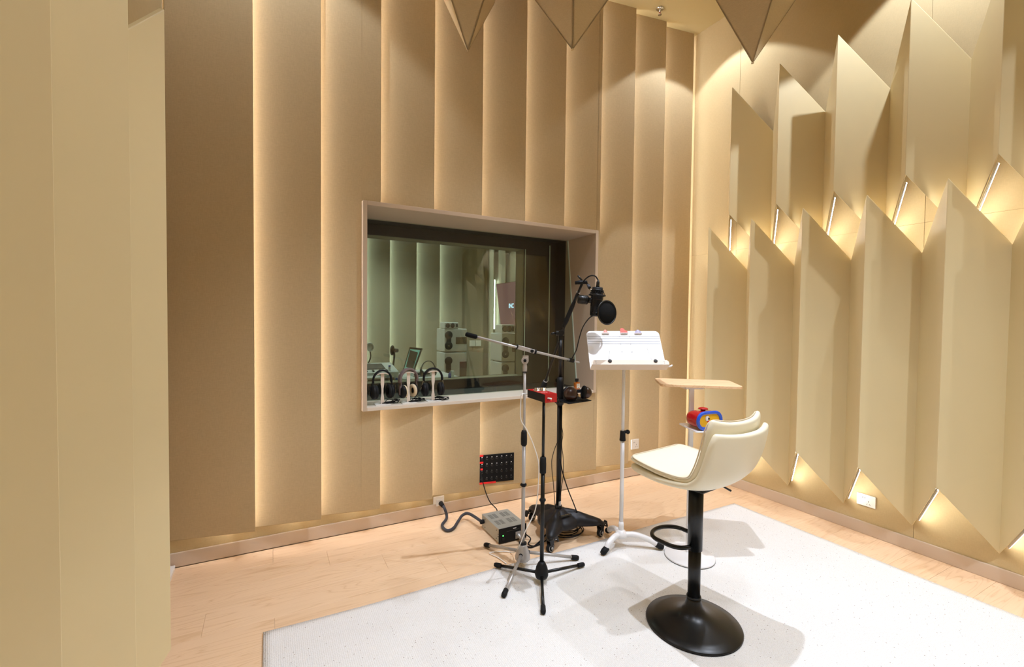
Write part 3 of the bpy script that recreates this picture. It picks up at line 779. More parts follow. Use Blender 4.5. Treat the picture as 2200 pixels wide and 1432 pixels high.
# ---- red headphone amplifier box on it
zt = 1.0
A_, B_, C_, = onz(1133, 836, zt), onz(1171, 847, zt), onz(1190, 838, zt)
u = (B_ - A_); wv = (C_ - B_); u.z = wv.z = 0
lu, lw = u.length, wv.length
u.normalize(); wv = (wv - u * wv.dot(u)); lw = .066; wv.normalize()
ctr = A_ + u * lu / 2 + wv * lw / 2
amp = thing('headphone_amplifier', 'small red box with two clear dials on top of the black straight stand', 'headphone amplifier', (ctr.x, ctr.y, .959))
MB().obox((ctr.x, ctr.y, (.9595 + zt) / 2 - .001), u, wv, (0, 0, 1), lu / 2, lw / 2, (zt - .9595) / 2 - .001).build('case', 'black_matte', amp, bevel=.002)
q = MB().obox((ctr.x, ctr.y, zt), u, wv, (0, 0, 1), lu / 2, lw / 2, .0012)
q.obox(Vector((ctr.x, ctr.y, (.9595 + zt) / 2)) + u * (lu / 2), wv, (0, 0, 1), u, lw / 2, (zt - .9595) / 2, .0014)
q.build('red_cover', 'red', amp, bevel=.0005)
for (a, b) in ((-.022, .008), (-.012, .036)):
    p = Vector((ctr.x, ctr.y, zt + .001)) + u * a + wv * (b - .02)
    MB().lathe([(.019, 0), (.019, .003), (.015, .005), (.0145, .014), (.012, .016), (0, .016)], p, (0, 0, 1), 20).build('dial', 'chrome', amp)
q = MB()
for (a, b, c) in ((-.062, .0, .014), (.035, -.02, .004), (.048, -.012, .004), (.042, .004, .004), (.03, .012, .003), (.056, .012, .003)):
    q.obox(Vector((ctr.x, ctr.y, zt + .0014)) + u * a + wv * b, wv, u, (0, 0, 1), c, .0015, .0003)
q.build('printed_marks', 'white_plastic', amp)
for k, mm in enumerate(('tape_red', 'white_plastic')):
    p = Vector((ctr.x, ctr.y, .972 + k * .009)) + u * (lu / 2) - wv * (.018)
    MB().cyl(p, p + u * .018 + wv * .01, .004, n=10).build('jack_plug', mm, amp)
AMP = ctr.copy()

# white cable from the red box down the stands
wc = [Vector((A_.x, A_.y, .975)) - u * .005, D(1122, 846, 2.22), D(1119, 858, 2.24), D(1119, 900, 2.26), D(1132, 923, 2.28), D(1146, 955, 2.3), D(1157, 995, 2.3), D(1156, 1050, 2.3),
      D(1152, 1085, 2.32), D(1145, 1108, 2.33), D(1128, 1142, 2.28), onz(1112, 1180, .10), onz(1100, 1186, .012), onz(1085, 1184, .006), onz(1052, 1187, .005), onz(1070, 1197, .005), onz(1088, 1210, .005)]
c_ = thing('white_cable', 'thin white cable hanging from the red box to the floor', 'cable', wc[-1])
MB().tube(smooth_path(wc, 8), .0028, 8).build('cord', 'white_plastic', c_)
# ================================================================== STUDIO BOOM STAND ON CASTERS
sx, sy = -1.781, -.618
st = thing('studio_boom_stand', 'heavy black studio boom stand on a moulded base with three casters', 'microphone stand', (sx, sy, 0))
CAST = [Vector((-1.946, -.781, 0)), Vector((-1.557, -.759, 0)), Vector((-1.825, -.372, 0))]
angs = [math.atan2(c.y - sy, c.x - sx) for c in CAST]; rads = [math.hypot(c.x - sx, c.y - sy) for c in CAST]
def Rth(a):
    r = .132
    for an, rr in zip(angs, rads):
        dd = (a - an + PI) % (2 * PI) - PI
        if abs(dd) < 1.2: r = max(r, .125 + (rr + .020 - .125) * math.exp(-(dd / .25) ** 2) )
    return r
q = MB(); n = 96; rings = []
prof = [(0.0, .175, 0), (.22, .172, 0), (.40, .163, 0), (.42, .157, 0), (.62, .146, 0), (.8, .135, 0), (.93, .122, 0), (1.0, .105, 0), (1.0, .085, 1), (.93, .078, 1), (.6, .095, 1), (.0, .10, 1)]
vs = []; fs = []
for (rho, z, _) in prof:
    for k in range(n):
        a = 2 * PI * k / n; R_ = Rth(a)
        core = .105
        r = rho * R_
        zz = z - (.012 if z > .1 and r > .13 else 0) * min(1, (r - .13) / .06 if r > .13 else 0)
        vs.append((sx + r * math.cos(a), sy + r * math.sin(a), zz))
for i in range(len(prof) - 1):
    for k in range(n):
        a, b = i * n + k, i * n + (k + 1) % n; fs.append((a, b, b + n, a + n))
q.add(vs, fs, True); q.build('base_cover', 'moulded', st)
MB().lathe([(.022, .165), (.022, .19), (.0165, .192)], (sx, sy, 0)).build('pole_collar', 'black', st)
for c, an in zip(CAST, angs):
    d = Vector((math.cos(an), math.sin(an), 0)); t = Vector((-d.y, d.x, 0))
    # swivelled fork, wheel axis roughly across the view
    axl = Vector((.25, -.97, 0)).normalized(); fwd_ = Vector((axl.y, -axl.x, 0)) * -1
    if fwd_.x < 0: fwd_ = -fwd_
    if c is CAST[2]: fwd_ = -fwd_
    q = MB().cyl(c + Vector((0, 0, .078)), c + Vector((0, 0, .092)), .022)
    for s in (-1, 1):
        q.prism([c + axl * (s * .014) + p for p in (Vector((0, 0, .08)) - fwd_ * .02, Vector((0, 0, .08)) + fwd_ * .02, Vector((0, 0, .025)) + fwd_ * .006, Vector((0, 0, .025)) - fwd_ * .008)], axl * (s * .0025))
    q.obox(c + Vector((0, 0, .077)), fwd_, axl, (0, 0, 1), .021, .016, .003)
    ca = q.build('caster', 'black', st)
    MB().lathe([(.012, -.0105), (.024, -.0105), (.0285, -.007), (.0295, 0), (.0285, .007), (.024, .0105), (.012, .0105)], c + Vector((0, 0, .0298)), axl, 28).build('wheel', 'rubber', ca)
    q = MB()
    for s in (-1, 1):
        q.torus(c + Vector((0, 0, .0298)) + axl * (s * .0108), axl, .019, .0016, 24, 6)
        q.lathe([(.008, 0), (.008, .004), (0, .0055)], c + Vector((0, 0, .0298)) + axl * (s * .0125), axl * s, 12)
    q.build('wheel_rim', 'grey_metal', ca)
    b = c + fwd_ * .030 + Vector((0, 0, .066))
    q = MB().prism([b + fwd_ * x_ + Vector((0, 0, z_)) - axl * .011 for x_, z_ in ((-.03, .0), (-.03, .014), (.016, .014), (.024, .022), (.036, -.018), (.026, -.020), (.018, -.004))], axl * .022)
    q.build('brake_lever', 'black', ca, bevel=.001)
    q = MB()
    for x_ in (-.012, .006): q.cyl(b + fwd_ * x_ + Vector((0, 0, .004)) - axl * .013, b + fwd_ * x_ + Vector((0, 0, .004)) + axl * .013, .0032, n=8)
    q.build('rivets', 'chrome', ca)
MB().cyl((sx, sy, .16), (sx, sy, .86), .0165).build('pole', 'black', st)
MB().lathe([(.017, .82), (.021, .85), (.0225, .90), (.021, .97), (.0175, 1.0)], (sx, sy, 0)).build('grip_clutch', 'black_matte', st)
MB().cyl((sx, sy, 1.0), (sx, sy, 1.27), .0125).build('inner_pole', 'black', st)
tl = D(1208, 492, 1) - CAM
pA = D(1162, 848, 3.06); pB = D(1207, 714, 2.86); pC = D(1216, 690, 2.82); pD = D(1235, 645, 2.75); pE = D(1252, 606, 2.66)
p0 = D(1172, 820, 3.01)
p1 = D(1172, 818, 3.0)
MB().tube([p1, pB, pC], .0085, 12).build('boom_arm', 'black', st)
MB().tube([pA, pA * .9 + p1 * .1, p1 * .9 + pA * .1, p1], [.016, .021, .019, .013], 16).build('counterweight', 'black_matte', st)
MB().torus(p1, p1 - pA, .0125, .0022, 20, 6).build('weight_ring', 'grey_metal', st)
MB().tube([pC - (pD - pC) * .25, pC, pC * .3 + pD * .7, pD], [.010, .0145, .013, .0095], 14).build('boom_clutch', 'black_matte', st)
MB().tube([pD, pD * .6 + pE * .4], [.0105, .0105], 14).build('boom_sleeve', 'black', st)
MB().torus(pD * .55 + pE * .45, pE - pD, .0095, .0018, 20, 6).build('sleeve_ring', 'grey_metal', st)
MB().tube([pD * .6 + pE * .4, pE], .0078, 12).build('boom_tip', 'black', st)
MB().tube([pE - RT * .045 - UP * .003, pE - RT * .01, pE + RT * .025], [.0105, .012, .0105], 12).build('tip_clamp', 'black_matte', st)
MB().tube([pE + UP * .040 - RT * .030, pE + UP * .002 + RT * .004], .0052, 10).build('tip_lever', 'black', st)
jj = Vector((sx, sy, 1.275))
q = MB().cyl(jj - RT * .030, jj + RT * .020, .016); q.cyl(jj + (pB - jj) * .2 - _f * .02, jj + _f * .015, .019)
q.obox(jj + Vector((0, 0, -.02)), RT, _f, (0, 0, 1), .014, .014, .02)
q.build('boom_joint', 'black', st, bevel=.001)
MB().tube([jj - RT * .030, jj - RT * .055 - UP * .003, jj - RT * .062 - UP * .003], [.007, .009, .006], 10).build('joint_handle', 'black', st)
MB().obox((sx + .004, sy - .008, .205), RT, _f, (0, 0, 1), .007, .013, .013).build('pole_label', 'white_plastic', st, bevel=.001)
# recessed badge with gold lettering on the cover
bc = D(1218, 1107, (Vector((sx + .06, sy - .07, .155)) - CAM).dot(_f)); bc = onz(1215, 1107, .157)
ba = (onz(1228, 1104, .157) - onz(1198, 1112, .157)).normalized(); bu_ = Vector((0, 0, 1)).cross(ba)
MB().obox(bc + Vector((0, 0, .0008)), ba, bu_, (0, 0, 1), .042, .007, .003).build('badge', 'black', st, bevel=.001)
text_mesh('badge_lettering', 'U L T I M A T E', .0095, bc + Vector((0, 0, .0046)), ba, bu_, 'gold', st)

# tray clamped on the pole
tz = .858
ta, tb, tc_ = onz(1176, 853, tz), onz(1222, 868, tz), onz(1271, 861, tz)
td = ta + (tc_ - tb)
q = MB().prism([Vector((p.x, p.y, tz)) for p in (ta, tb, tc_, td)], (0, 0, .005))
tr = q.build('tray', 'black_matte', st, bevel=.002)
tcx = (ta + tb + tc_ + td) / 4
q = MB().obox(((tcx.x + sx) / 2, (tcx.y + sy) / 2, tz - .012), Vector((tcx.x - sx, tcx.y - sy, 0)) + Vector((.001, 0, 0)), (0, 0, 1), Vector((0, 0, 1)).cross(Vector((tcx.x - sx, tcx.y - sy, 0))), .06, .010, .015)
q.cyl((sx, sy, tz - .03), (sx, sy, tz - .001), .024)
q.build('tray_bracket', 'black', tr)

# cables that run down the studio stand
def cable(name, label, pts, r, mt='rubber', grp=None):
    o = thing(name, label, 'cable', pts[0], grp)
    MB().tube(smooth_path(pts, 8), r, 8).build('cord', mt, o); return o
dS = (Vector((sx, sy, .6)) - CAM).dot(_f)
cable('headphone_cable', 'thin black cable looping left of the studio stand pole', [D(1207, 935, dS - .03), D(1195, 955, dS - .03), D(1186, 985, dS - .03), D(1186, 1010, dS - .03), D(1189, 1040, dS - .02), D(1192, 1078, dS), D(1194, 1094, dS)], .0022)
cable('headphone_cable', 'wavy black cable right of the studio stand pole', [D(1204, 905, dS - .03), D(1209, 930, dS - .04), D(1207, 955, dS - .04), D(1210, 985, dS - .04), D(1210, 1020, dS - .04), D(1206, 1050, dS - .03), D(1203, 1075, dS - .03), D(1203, 1095, dS - .03)], .0022)
cable('microphone_lead', 'black cable slanting from the studio stand pole to its base', [D(1203, 985, dS - .02), D(1209, 1015, dS - .03), D(1220, 1050, dS - .03), D(1232, 1080, dS - .02), D(1240, 1101, dS - .01)], .0036)
# coiled leads lying under the base
cb = thing('coiled_leads', 'loops of black cable lying under the caster base', 'cable', (-1.72, -.66, 0))
for k in range(5):
    a0 = k * .5; R0_ = .085 + .008 * (k % 3)
    pts = [Vector((-1.71 + .02 * math.sin(k * 2.1) + math.cos(a) * R0_ * 1.1, -.60 + .02 * math.cos(k * 1.7) + math.sin(a) * R0_, .006 + .007 * k)) for a in [a0 + t_ * 2 * PI / 24 for t_ in range(24)]]
    MB().tube(pts + [pts[0]], .0032, 7).build('cable_loop', 'rubber', cb)
pts = [Vector((x1 - .018, y0 - .022, .04)), Vector((x1 + .01, y0 - .04, .012)), onz(1135, 1168, .005), onz(1150, 1172, .005), Vector((-1.90, -.66, .006)), Vector((-1.80, -.62, .008))]
cable('power_lead', 'black lead from the grey box to the base of the studio stand', pts, .0036)
pts = [Vector((cxn, y0 - .048, .028)), onz(1120, 1166, .012), onz(1140, 1175, .006), Vector((-1.95, -.66, .006)), Vector((-1.83, -.58, .014))]
cable('power_lead', 'thicker black lead from the big plug of the grey box', pts, .0050)

# ================================================================== CONDENSER MICROPHONE
dM = 2.60
mtop, mbot = D(1284, 617, dM), D(1279, 679, dM)
ma = (mtop - mbot).normalized()
mic = thing('condenser_microphone', 'black studio condenser microphone hanging upside down with a round cooling fin', 'microphone', mbot)
L_ = (mtop - mbot).length
MB().lathe([(0, .0), (.026, .0), (.031, .006), (.032, .012), (.032, .055), (.033, .058), (.033, L_ - .022), (.030, L_ - .012), (.030, L_ - .001), (.012, L_)], mbot, ma, 28).build('body', 'black_matte', mic)
q = MB()
for k in range(9): q.torus(mbot + ma * (.012 + k * .0048), ma, .0322, .0008, 28, 5)
q.build('grille', 'black', mic)
f0 = D(1268, 645, dM + .004); f1 = D(1241, 642, dM + .01); fa = (f1 - f0).normalized(); FLn = (f1 - f0).length
q = MB().cyl(f0 - fa * .02, f0 + fa * .015, .016)
q.lathe([(.0, .012), (.022, .012), (.026, .016), (.026, FLn - .006), (.021, FLn), (0, FLn)], f0, fa, 24)
q.build('cooling_fin', 'black', mic)
q = MB()
for k in range(7): q.torus(f0 + fa * (.018 + k * .0065), fa, .0255, .0012, 24, 5)
q.build('fin_ribs', 'black', mic)
MB().lathe([(.0105, 0), (.011, .004), (.0095, .012), (.0095, .03), (.006, .036), (.005, .044)], mtop, ma, 16).build('cable_connector', 'black', mic)
MB().cyl(mtop + ma * .012 - _f * .0098, mtop + ma * .012 - _f * .0088, .002, n=8).build('connector_dot', 'chrome', mic)
# cradle
ck = thing('shock_mount', 'black ring shock mount around the top of the hanging microphone', 'shock mount', mtop)
rc = D(1283, 634, dM)
MB().torus(rc, ma, .045, .0042, 36, 8).build('outer_ring', 'black', ck)
MB().torus(D(1283, 624, dM), ma, .036, .003, 36, 8).build('upper_ring', 'black', ck)
e1 = ma.orthogonal().normalized(); e2 = ma.cross(e1)
q = MB()
for k in range(8):
    a = 2 * PI * k / 8; b = a + PI / 8
    o_ = rc + (e1 * math.cos(a) + e2 * math.sin(a)) * .045
    for s in (-1, 1):
        i_ = rc + ma * .026 + (e1 * math.cos(b * 1 + (s - 1) * PI / 8) + e2 * math.sin(b + (s - 1) * PI / 8)) * .034
        q.cyl(o_, i_, .0014, n=5)
        i2 = rc - ma * .026 + (e1 * math.cos(b * 1 + (s - 1) * PI / 8) + e2 * math.sin(b + (s - 1) * PI / 8)) * .034
        if k in (0, 7, 1): q.cyl(o_, i2, .0014, n=5)
q.build('elastic_cords', 'rubber', ck)
MB().torus(rc - ma * .026, ma, .034, .0016, 30, 6).build('lower_ring', 'black', ck)
a_, b_ = pE + RT * .024 - UP * .004, D(1272, 627, dM)
MB().tube([a_, a_ * .65 + b_ * .35], .0062, 10).build('arm', 'black', ck)
MB().tube([a_ * .75 + b_ * .25, a_ * .45 + b_ * .55], .0092, 14).build('thread_collar', 'cord_blue', ck)
MB().tube([a_ * .45 + b_ * .55, b_], .0066, 12).build('adapter', 'chrome', ck)
cable('microphone_lead', 'black cable curving over from the boom arm into the top of the hanging microphone',
      [mtop + ma * .040, D(1284, 600, dM), D(1279, 593, dM), D(1269, 592, dM + .02), D(1259, 598, dM + .04), D(1250, 609, dM + .06), D(1244, 622, dM + .08), D(1238, 636, dM + .11), D(1228, 660, 2.74)], .0038)

# ================================================================== POP FILTER
dP = 2.50
pc = D(1304, 671, dP)
pn = (-(_f) * .86 + RT * .50 + UP * .02).normalized()
pf = thing('pop_filter', 'round black mesh pop filter on a curved gooseneck in front of the microphone', 'pop filter', ends[5])
MB().torus(pc, pn, .0645, .0042, 44, 10).build('rim', 'black', pf)
q = MB().lathe([(0, -.0008), (.063, -.0008), (.063, .0008), (0, .0008)], pc, pn, 36); q.build('mesh', 'foam', pf)
side = pc - RT * .052 - UP * .008
neck = [side + _f * .006, D(1279, 676, dP + .01), D(1266, 683, dP + .02), D(1252, 703, dP + .02), D(1244, 728, dP + .02), D(1238, 752, dP + .01), ends[4] + bd * .0 + UP * .012]
MB().tube(smooth_path(neck, 8), .0032, 9).build('gooseneck', 'black', pf)
MB().obox(side + _f * .006, RT, UP, _f, .011, .009, .006).build('rim_bracket', 'black', pf, bevel=.002)
q = MB().obox(ends[4] - bd * .004, bd, bu, bn, .012, .0115, .0115); q.tube([ends[4] - bd * .018 - bu * .004, ends[4] - bd * .03 - bu * .009], [.004, .005], 8)
q.build('clamp', 'black', pf, bevel=.002)

# ================================================================== MUSIC STAND
mx, my = -1.549, -.937
mus = thing('music_stand', 'white sheet music stand with a wide tilted desk', 'music stand', (mx, my, 0))
MB().lathe([(.034, .075), (.036, .09), (.030, .105), (.020, .115), (.0175, .117)], (mx, my, 0), n=24).build('hub', 'white_metal', mus)
for foot in ((-1.704, -.961), (-1.351, -1.069), (-1.50, -.755)):
    fv = Vector((foot[0], foot[1], RZ + .014)); hv = Vector((mx, my, .088)); dh = Vector((fv.x - mx, fv.y - my, 0)); Ld = dh.length; dh.normalize()
    pts = [hv + dh * .012, hv + dh * (Ld * .35) + Vector((0, 0, .002)), hv + dh * (Ld * .68) - Vector((0, 0, .022)), fv - dh * .028 + Vector((0, 0, .016))]
    lg = MB().tube(smooth_path(pts, 8), .0165, 14).build('leg', 'white_metal', mus)
    MB().tube([fv - dh * .034 + Vector((0, 0, .019)), fv - dh * .01 + Vector((0, 0, .006)), fv + dh * .008 - Vector((0, 0, .001))], [.0175, .0185, .013], 14).build('rubber_foot', 'rubber', lg)
MB().cyl((mx, my, .10), (mx, my, .665), .0118).build('pole', 'white_metal', mus)
MB().lathe([(.013, .115), (.0155, .117), (.0155, .15), (.013, .165)], (mx, my, 0)).build('pole_sleeve', 'white_metal', mus)
MB().cyl((mx, my, .665), (mx, my, 1.155), .0092).build('inner_pole', 'white_metal', mus)
MB().lathe([(.016, .648), (.0185, .65), (.0165, .668), (.015, .705), (.0125, .707)], (mx, my, 0)).build('collar', 'rubber', mus)
kp = Vector((mx, my, .70)) + RT * .030
q = MB().cyl(Vector((mx, my, .70)) + RT * .010, kp - RT * .004, .009)
q.build('knob_stem', 'rubber', mus)
q = MB()
for k in range(10):
    a = 2 * PI * k / 10; q.cyl(kp + (RT * math.cos(a) + UP * math.sin(a)) * .009 - _f * .004, kp + (RT * math.cos(a) + UP * math.sin(a)) * .009 + _f * .010, .0038, n=8)
q.cyl(kp - _f * .005, kp + _f * .011, .0105)
q.build('height_knob', 'rubber', mus)
dm = (Vector((mx, my, 1.18)) - CAM).dot(_f)
TL, TR, BL, BR = D(1259.5, 711, dm + .04), D(1415, 710.5, dm + .04), D(1268, 793, dm - .105), D(1432, 793, dm - .105)
ur = (BR - BL).normalized(); mid_t = (TL + TR) / 2; mid_b = (BL + BR) / 2
uu = (mid_t - mid_b); uu = (uu - ur * uu.dot(ur)).normalized(); un = ur.cross(uu)      # un points to the reader
dc = (mid_t + mid_b) / 2; hw = ((TR - TL).length + (BR - BL).length) / 4; hh = (mid_t - mid_b).length / 2
def dk(u_, v_, n_=0): return dc + ur * (u_ * hw) + uu * (v_ * hh) + un * n_
loop = []
for (cx_, cy_, a0) in ((1, 1, 0), (-1, 1, PI / 2)):
    for k in range(7):
        a = a0 + k * PI / 12; rr = .026
        loop.append(dk(cx_, cy_) + ur * (-cx_ * rr + math.cos(a) * rr) + uu * (-rr + math.sin(a) * rr))
loop += [dk(-1, -1), dk(1, -1)]
desk = MB().prism(loop, -un * .0025).build('desk', 'white_gloss', mus)
q = MB()
for k in range(4): q.obox(dk(0, .70 - k * .128, .0006), ur, uu, un, hw * .985, .0013, .0006)
q.build('ruled_grooves', 'groove', desk)
q = MB()
for v_ in (.68, .28, -.13, -.56):
    for u_ in (-.10, .17): q.tube([dk(u_ - .012, v_ + .012, .001), dk(u_, v_ - .01, .004), dk(u_ + .012, v_ + .014, .001)], .0012, 6)
q.build('page_hooks', 'groove', desk)
q = MB().prism([dk(-1, -1, -.001), dk(1, -1, -.001), dk(1, -1, .052), dk(-1, -1, .052)], -uu * .0025)
lo = [dk(-1, -1, .052), dk(1, -1, .052), dk(1, -1, .052) + uu * .018, dk(.955, -1, .052) + uu * .029, dk(-.955, -1, .052) + uu * .029, dk(-1, -1, .052) + uu * .018]
q.prism(lo, un * .0025)
q.build('ledge', 'stand_white', mus)
q = MB()
for u_ in (-.88, .88):
    for v_ in (.009, .019): q.sphere(dk(u_, -1, .055) + uu * v_, .0022, 8, 6)
q.build('ledge_rivets', 'white_metal', mus)
MB().tube([dk(1, -1, .03), dk(1.06, -1, .035), dk(1.10, -.96, .04)], [.004, .005, .004], 10).build('side_knob', 'white_metal', mus)
for (u_, v1_) in ((-.52, -.10), (.66, .05)):
    s = -.08 if u_ > 0 else .08
    cl = MB().tube(smooth_path([dk(u_, -1, .056) + uu * .026, dk(u_ + s * .2, -.7, .022), dk(u_ + s * .6, -.4, .014), dk(u_ + s, v1_, .010)], 6), .0012, 6).build('page_clip', 'grey_metal', mus)
    q = MB().lathe([(.010, 0), (.011, .003), (.006, .006), (0, .007)], dk(u_, -1, .0545) + uu * .022, un, 14); q.build('clip_foot', 'ink', cl)
    a = dk(u_ + s * .15, -.78, .022); b = dk(u_ + s * .35, -.62, .018); MB().tube([a, b], .004, 8).build('clip_spring', 'grey_metal', cl)
q = MB().obox(Vector((mx, my, 1.145)) , RT, _f, (0, 0, 1), .015, .013, .018); q.obox(dc - un * .012, ur, uu, un, .05, .045, .008)
q.cyl((mx, my, 1.15), dc - un * .016, .010)
q.build('desk_bracket', 'white_metal', mus)
# acrylic clips on the top edge
def charm(u_, pts, mt, lab, edge_h=.010, mark=None, mmt='white_plastic'):
    t_ = thing('page_charm', lab, 'ornament', dk(u_, 1, 0), 'acrylic charms on the music stand')
    base = dk(u_, .86, 0)
    q = MB().prism([base + ur * x_ + uu * y_ + un * .0035 for x_, y_ in pts], un * .003); q.build('charm_plate', mt, t_)
    xs_ = [p[0] for p in pts]
    MB().obox(base + ur * ((min(xs_) + max(xs_)) / 2) + un * .006 - uu * .002, ur, uu, un, (max(xs_) - min(xs_)) / 2, .0022, .004).build('clear_base', 'clear_edge', t_)
    if mark: mark(base, t_, mmt)
def note_mark(base, t_, mmt):
    b = base + un * .0072
    q = MB()
    for s in (-1, 1):
        q.obox(b + ur * (s * .005 + .001) + uu * .013, ur, uu, un, .001, .006, .0004)
        q.obox(b + ur * (s * .005 - .001) + uu * .008, ur, uu, un, .0026, .002, .0004)
    q.obox(b + uu * .019 + ur * .001, ur, uu, un, .006, .0014, .0004)
    q.build('note_print', mmt, t_)
charm(-.48, [(-.022, 0), (.022, 0), (0, .026)], 'pink', 'pale pink triangular charm at the left of the music stand top', mark=note_mark, mmt='coral')
hp = [(-.020, 0), (.022, 0), (.022, .012), (.018, .017), (.010, .019), (.006, .022), (.002, .031), (-.006, .036), (-.014, .034), (-.020, .028)]
charm(.03, hp, 'coral', 'coral piano-shaped charm in the middle of the music stand top')
charm(.42, [(-.022, 0), (.022, 0), (.014, .014), (.003, .024), (-.005, .023), (-.018, .010)], 'lilac', 'lilac mountain-shaped charm at the right of the music stand top', mark=note_mark)

# ================================================================== SIDE TABLE
tx, ty = -1.268, -1.198
tab = thing('side_table', 'tall side table with pale wooden top, white post and round white foot', 'side table', (tx, ty, 0))
MB().lathe([(0, .0), (.137, .0), (.137, .006), (.133, .009), (0, .010)], (tx, ty, RZ + .001), n=48).build('round_foot', 'white_metal', tab)
MB().lathe([(.130, .0), (.1375, .0), (.1375, .0015), (.13, .0015)], (tx, ty, RZ - .0005), n=48).build('foot_pad', 'rubber', tab)
px0 = onz(1488, 1170, .03)
pst = Vector((tx + .018, ty + .025, 0))
q = MB().obox((pst.x, pst.y, (RZ + .98) / 2 + .004), RT, _f, (0, 0, 1), .0125, .010, (.98 - RZ) / 2)
q.build('post', 'white_metal', tab, bevel=.003)
zt_ = 1.0
c = [onz(1409, 813, zt_), onz(1561, 815, zt_), onz(1591, 828, zt_), onz(1424, 827, zt_)]
cm = sum(c, Vector()) / 4; e_ = ((c[3] - c[0]) + (c[2] - c[1])).normalized(); g_ = ((c[1] - c[0]) + (c[2] - c[3])); gl = g_.length / 4; g_ = (g_ - e_ * g_.dot(e_)).normalized(); el = ((c[3] - c[0]).length + (c[2] - c[1]).length) / 4
print('tabletop', gl * 2, el * 2, cm)
def round_rect(c_, ux, uy, a, b, r, n_=5):
    out = []
    for (sx_, sy_, a0) in ((1, 1, 0), (-1, 1, PI / 2), (-1, -1, PI), (1, -1, 3 * PI / 2)):
        for k in range(n_ + 1):
            t_ = a0 + k * PI / 2 / n_
            out.append(c_ + ux * (sx_ * (a - r) + math.cos(t_) * r) + uy * (sy_ * (b - r) + math.sin(t_) * r))
    return out
cm.z = .985
MB().prism(round_rect(cm, g_, e_, gl, el, .03), (0, 0, .015)).build('wooden_top', 'tabletop', tab, bevel=.002)
MB().obox((pst.x, pst.y, .978), RT, _f, (0, 0, 1), .05, .05, .006).build('top_bracket', 'white_metal', tab)
c3 = onz(1484, 921, .76); c2 = onz(1458, 908, .76)
se = (c3 - c2).normalized(); sg = Vector((-se.y, se.x, 0));
if sg.dot(RT) < 0: sg = -sg
shc = c2 + se * .105 + sg * .125; shc.z = .752
MB().prism(round_rect(shc, sg, se, .125, .105, .012), (0, 0, .008)).build('lower_shelf', 'white_metal', tab, bevel=.0015)

# ---- red, blue and yellow speaker on the shelf
spd = Vector((tx, ty, .8)); ds = (spd - CAM).dot(_f)
fc = D(1524, 897, ds - .085)        # centre of the front ring
fn = (-_f * .80 + RT * .30).normalized(); fn.z = 0; fn.normalize()
fr_ = Vector((0, 0, 1)).cross(fn); 
if fr_.dot(RT) < 0: fr_ = -fr_
hwS, rS, dep = .082, .0455, .105
fc.z = .761 + rS + .006
toy = thing('toy_like_speaker', 'glossy red speaker with blue rim and yellow face on the lower shelf', 'speaker', (fc.x, fc.y, .761))
def stadium(c_, hw_, r_, n_=12):
    out = []
    for s_, a0 in ((1, -PI / 2), (-1, PI / 2)):
        for k in range(n_ + 1):
            a = a0 + PI * k / n_
            out.append(c_ + fr_ * (s_ * (hw_ - r_) + math.cos(a) * r_) + Vector((0, 0, math.sin(a) * r_)))
    return out
def loft(loops, name, mt, par, caps=True):
    q = MB(); n_ = len(loops[0]); vs = [p for l in loops for p in l]; fs = []
    for i in range(len(loops) - 1):
        for k in range(n_): a, b = i * n_ + k, i * n_ + (k + 1) % n_; fs.append((a, b, b + n_, a + n_))
    q.add(vs, fs, True)
    if caps: q.add(loops[0], [tuple(range(n_))]); q.add(loops[-1], [tuple(range(n_))])
    return q.build(name, mt, par)
body = [stadium(fc - fn * d_, hwS - g, rS - g) for d_, g in ((.004, .004), (.02, 0), (dep - .03, 0), (dep - .01, .006), (dep, .018))]
loft(body, 'body', 'deep_red', toy)
ringp = stadium(fc + fn * .002, hwS - .002, rS - .002)
MB().tube(ringp + [ringp[0], ringp[1]], .0095, 12, cap=False).build('rim', 'blue', toy)
loft([stadium(fc - fn * .003, hwS - .008, rS - .008), stadium(fc + fn * .001, hwS - .008, rS - .008)], 'face', 'yellow', toy)
ev = fc - fr_ * .016 + Vector((0, 0, .012)) + fn * .0012
MB().lathe([(.015, 0), (.014, .003), (.008, .006), (0, .007)], ev, fn, 20).build('white_disc', 'white_plastic', toy)
MB().lathe([(.0065, .005), (.006, .008), (0, .009)], ev + fr_ * .005, fn, 16).build('black_dot', 'black', toy)
MB().lathe([(.006, 0), (.005, .006), (0, .009)], ev + fr_ * .006 - Vector((0, 0, .016)), fn, 14).build('red_knob', 'tape_red', toy)
kb = fc - fn * (dep * .45) + Vector((0, 0, rS))
MB().lathe([(.012, 0), (.012, .006), (.026, .009), (.027, .012), (.02, .017), (0, .020)], kb, (0, 0, 1), 26).build('top_button', 'red', toy)

# ================================================================== BAR STOOL
bx0, by0 = -1.728, -1.612
stool = thing('bar_stool', 'cream upholstered bar stool with a black post and trumpet base', 'bar stool', (bx0, by0, 0))
MB().lathe([(.0, .0), (.200, .0), (.203, .004), (.200, .009), (.16, .020), (.115, .032), (.078, .045), (.052, .062), (.038, .085), (.031, .11), (.029, .118), (0, .118)], (bx0, by0, RZ), n=72).build('trumpet_base', 'black', stool)
MB().lathe([(.195, -.002), (.201, -.002), (.203, .003), (.198, .003)], (bx0, by0, RZ), n=64).build('base_gasket', 'rubber', stool)
MB().lathe([(.030, .118), (.032, .122), (.030, .128)], (bx0, by0, RZ), n=32).build('base_ring', 'black', stool)
MB().cyl((bx0, by0, .12), (bx0, by0, .37), .0265, n=32).build('outer_post', 'black', stool)
MB().cyl((bx0, by0, .345), (bx0, by0, .640), .0315, n=32).build('post_sleeve', 'black', stool)
PH = math.radians(7)
U = Vector((-math.sin(PH), math.cos(PH), 0)); V = Vector((U.y, -U.x, 0)); B0 = Vector((bx0, by0, 0))
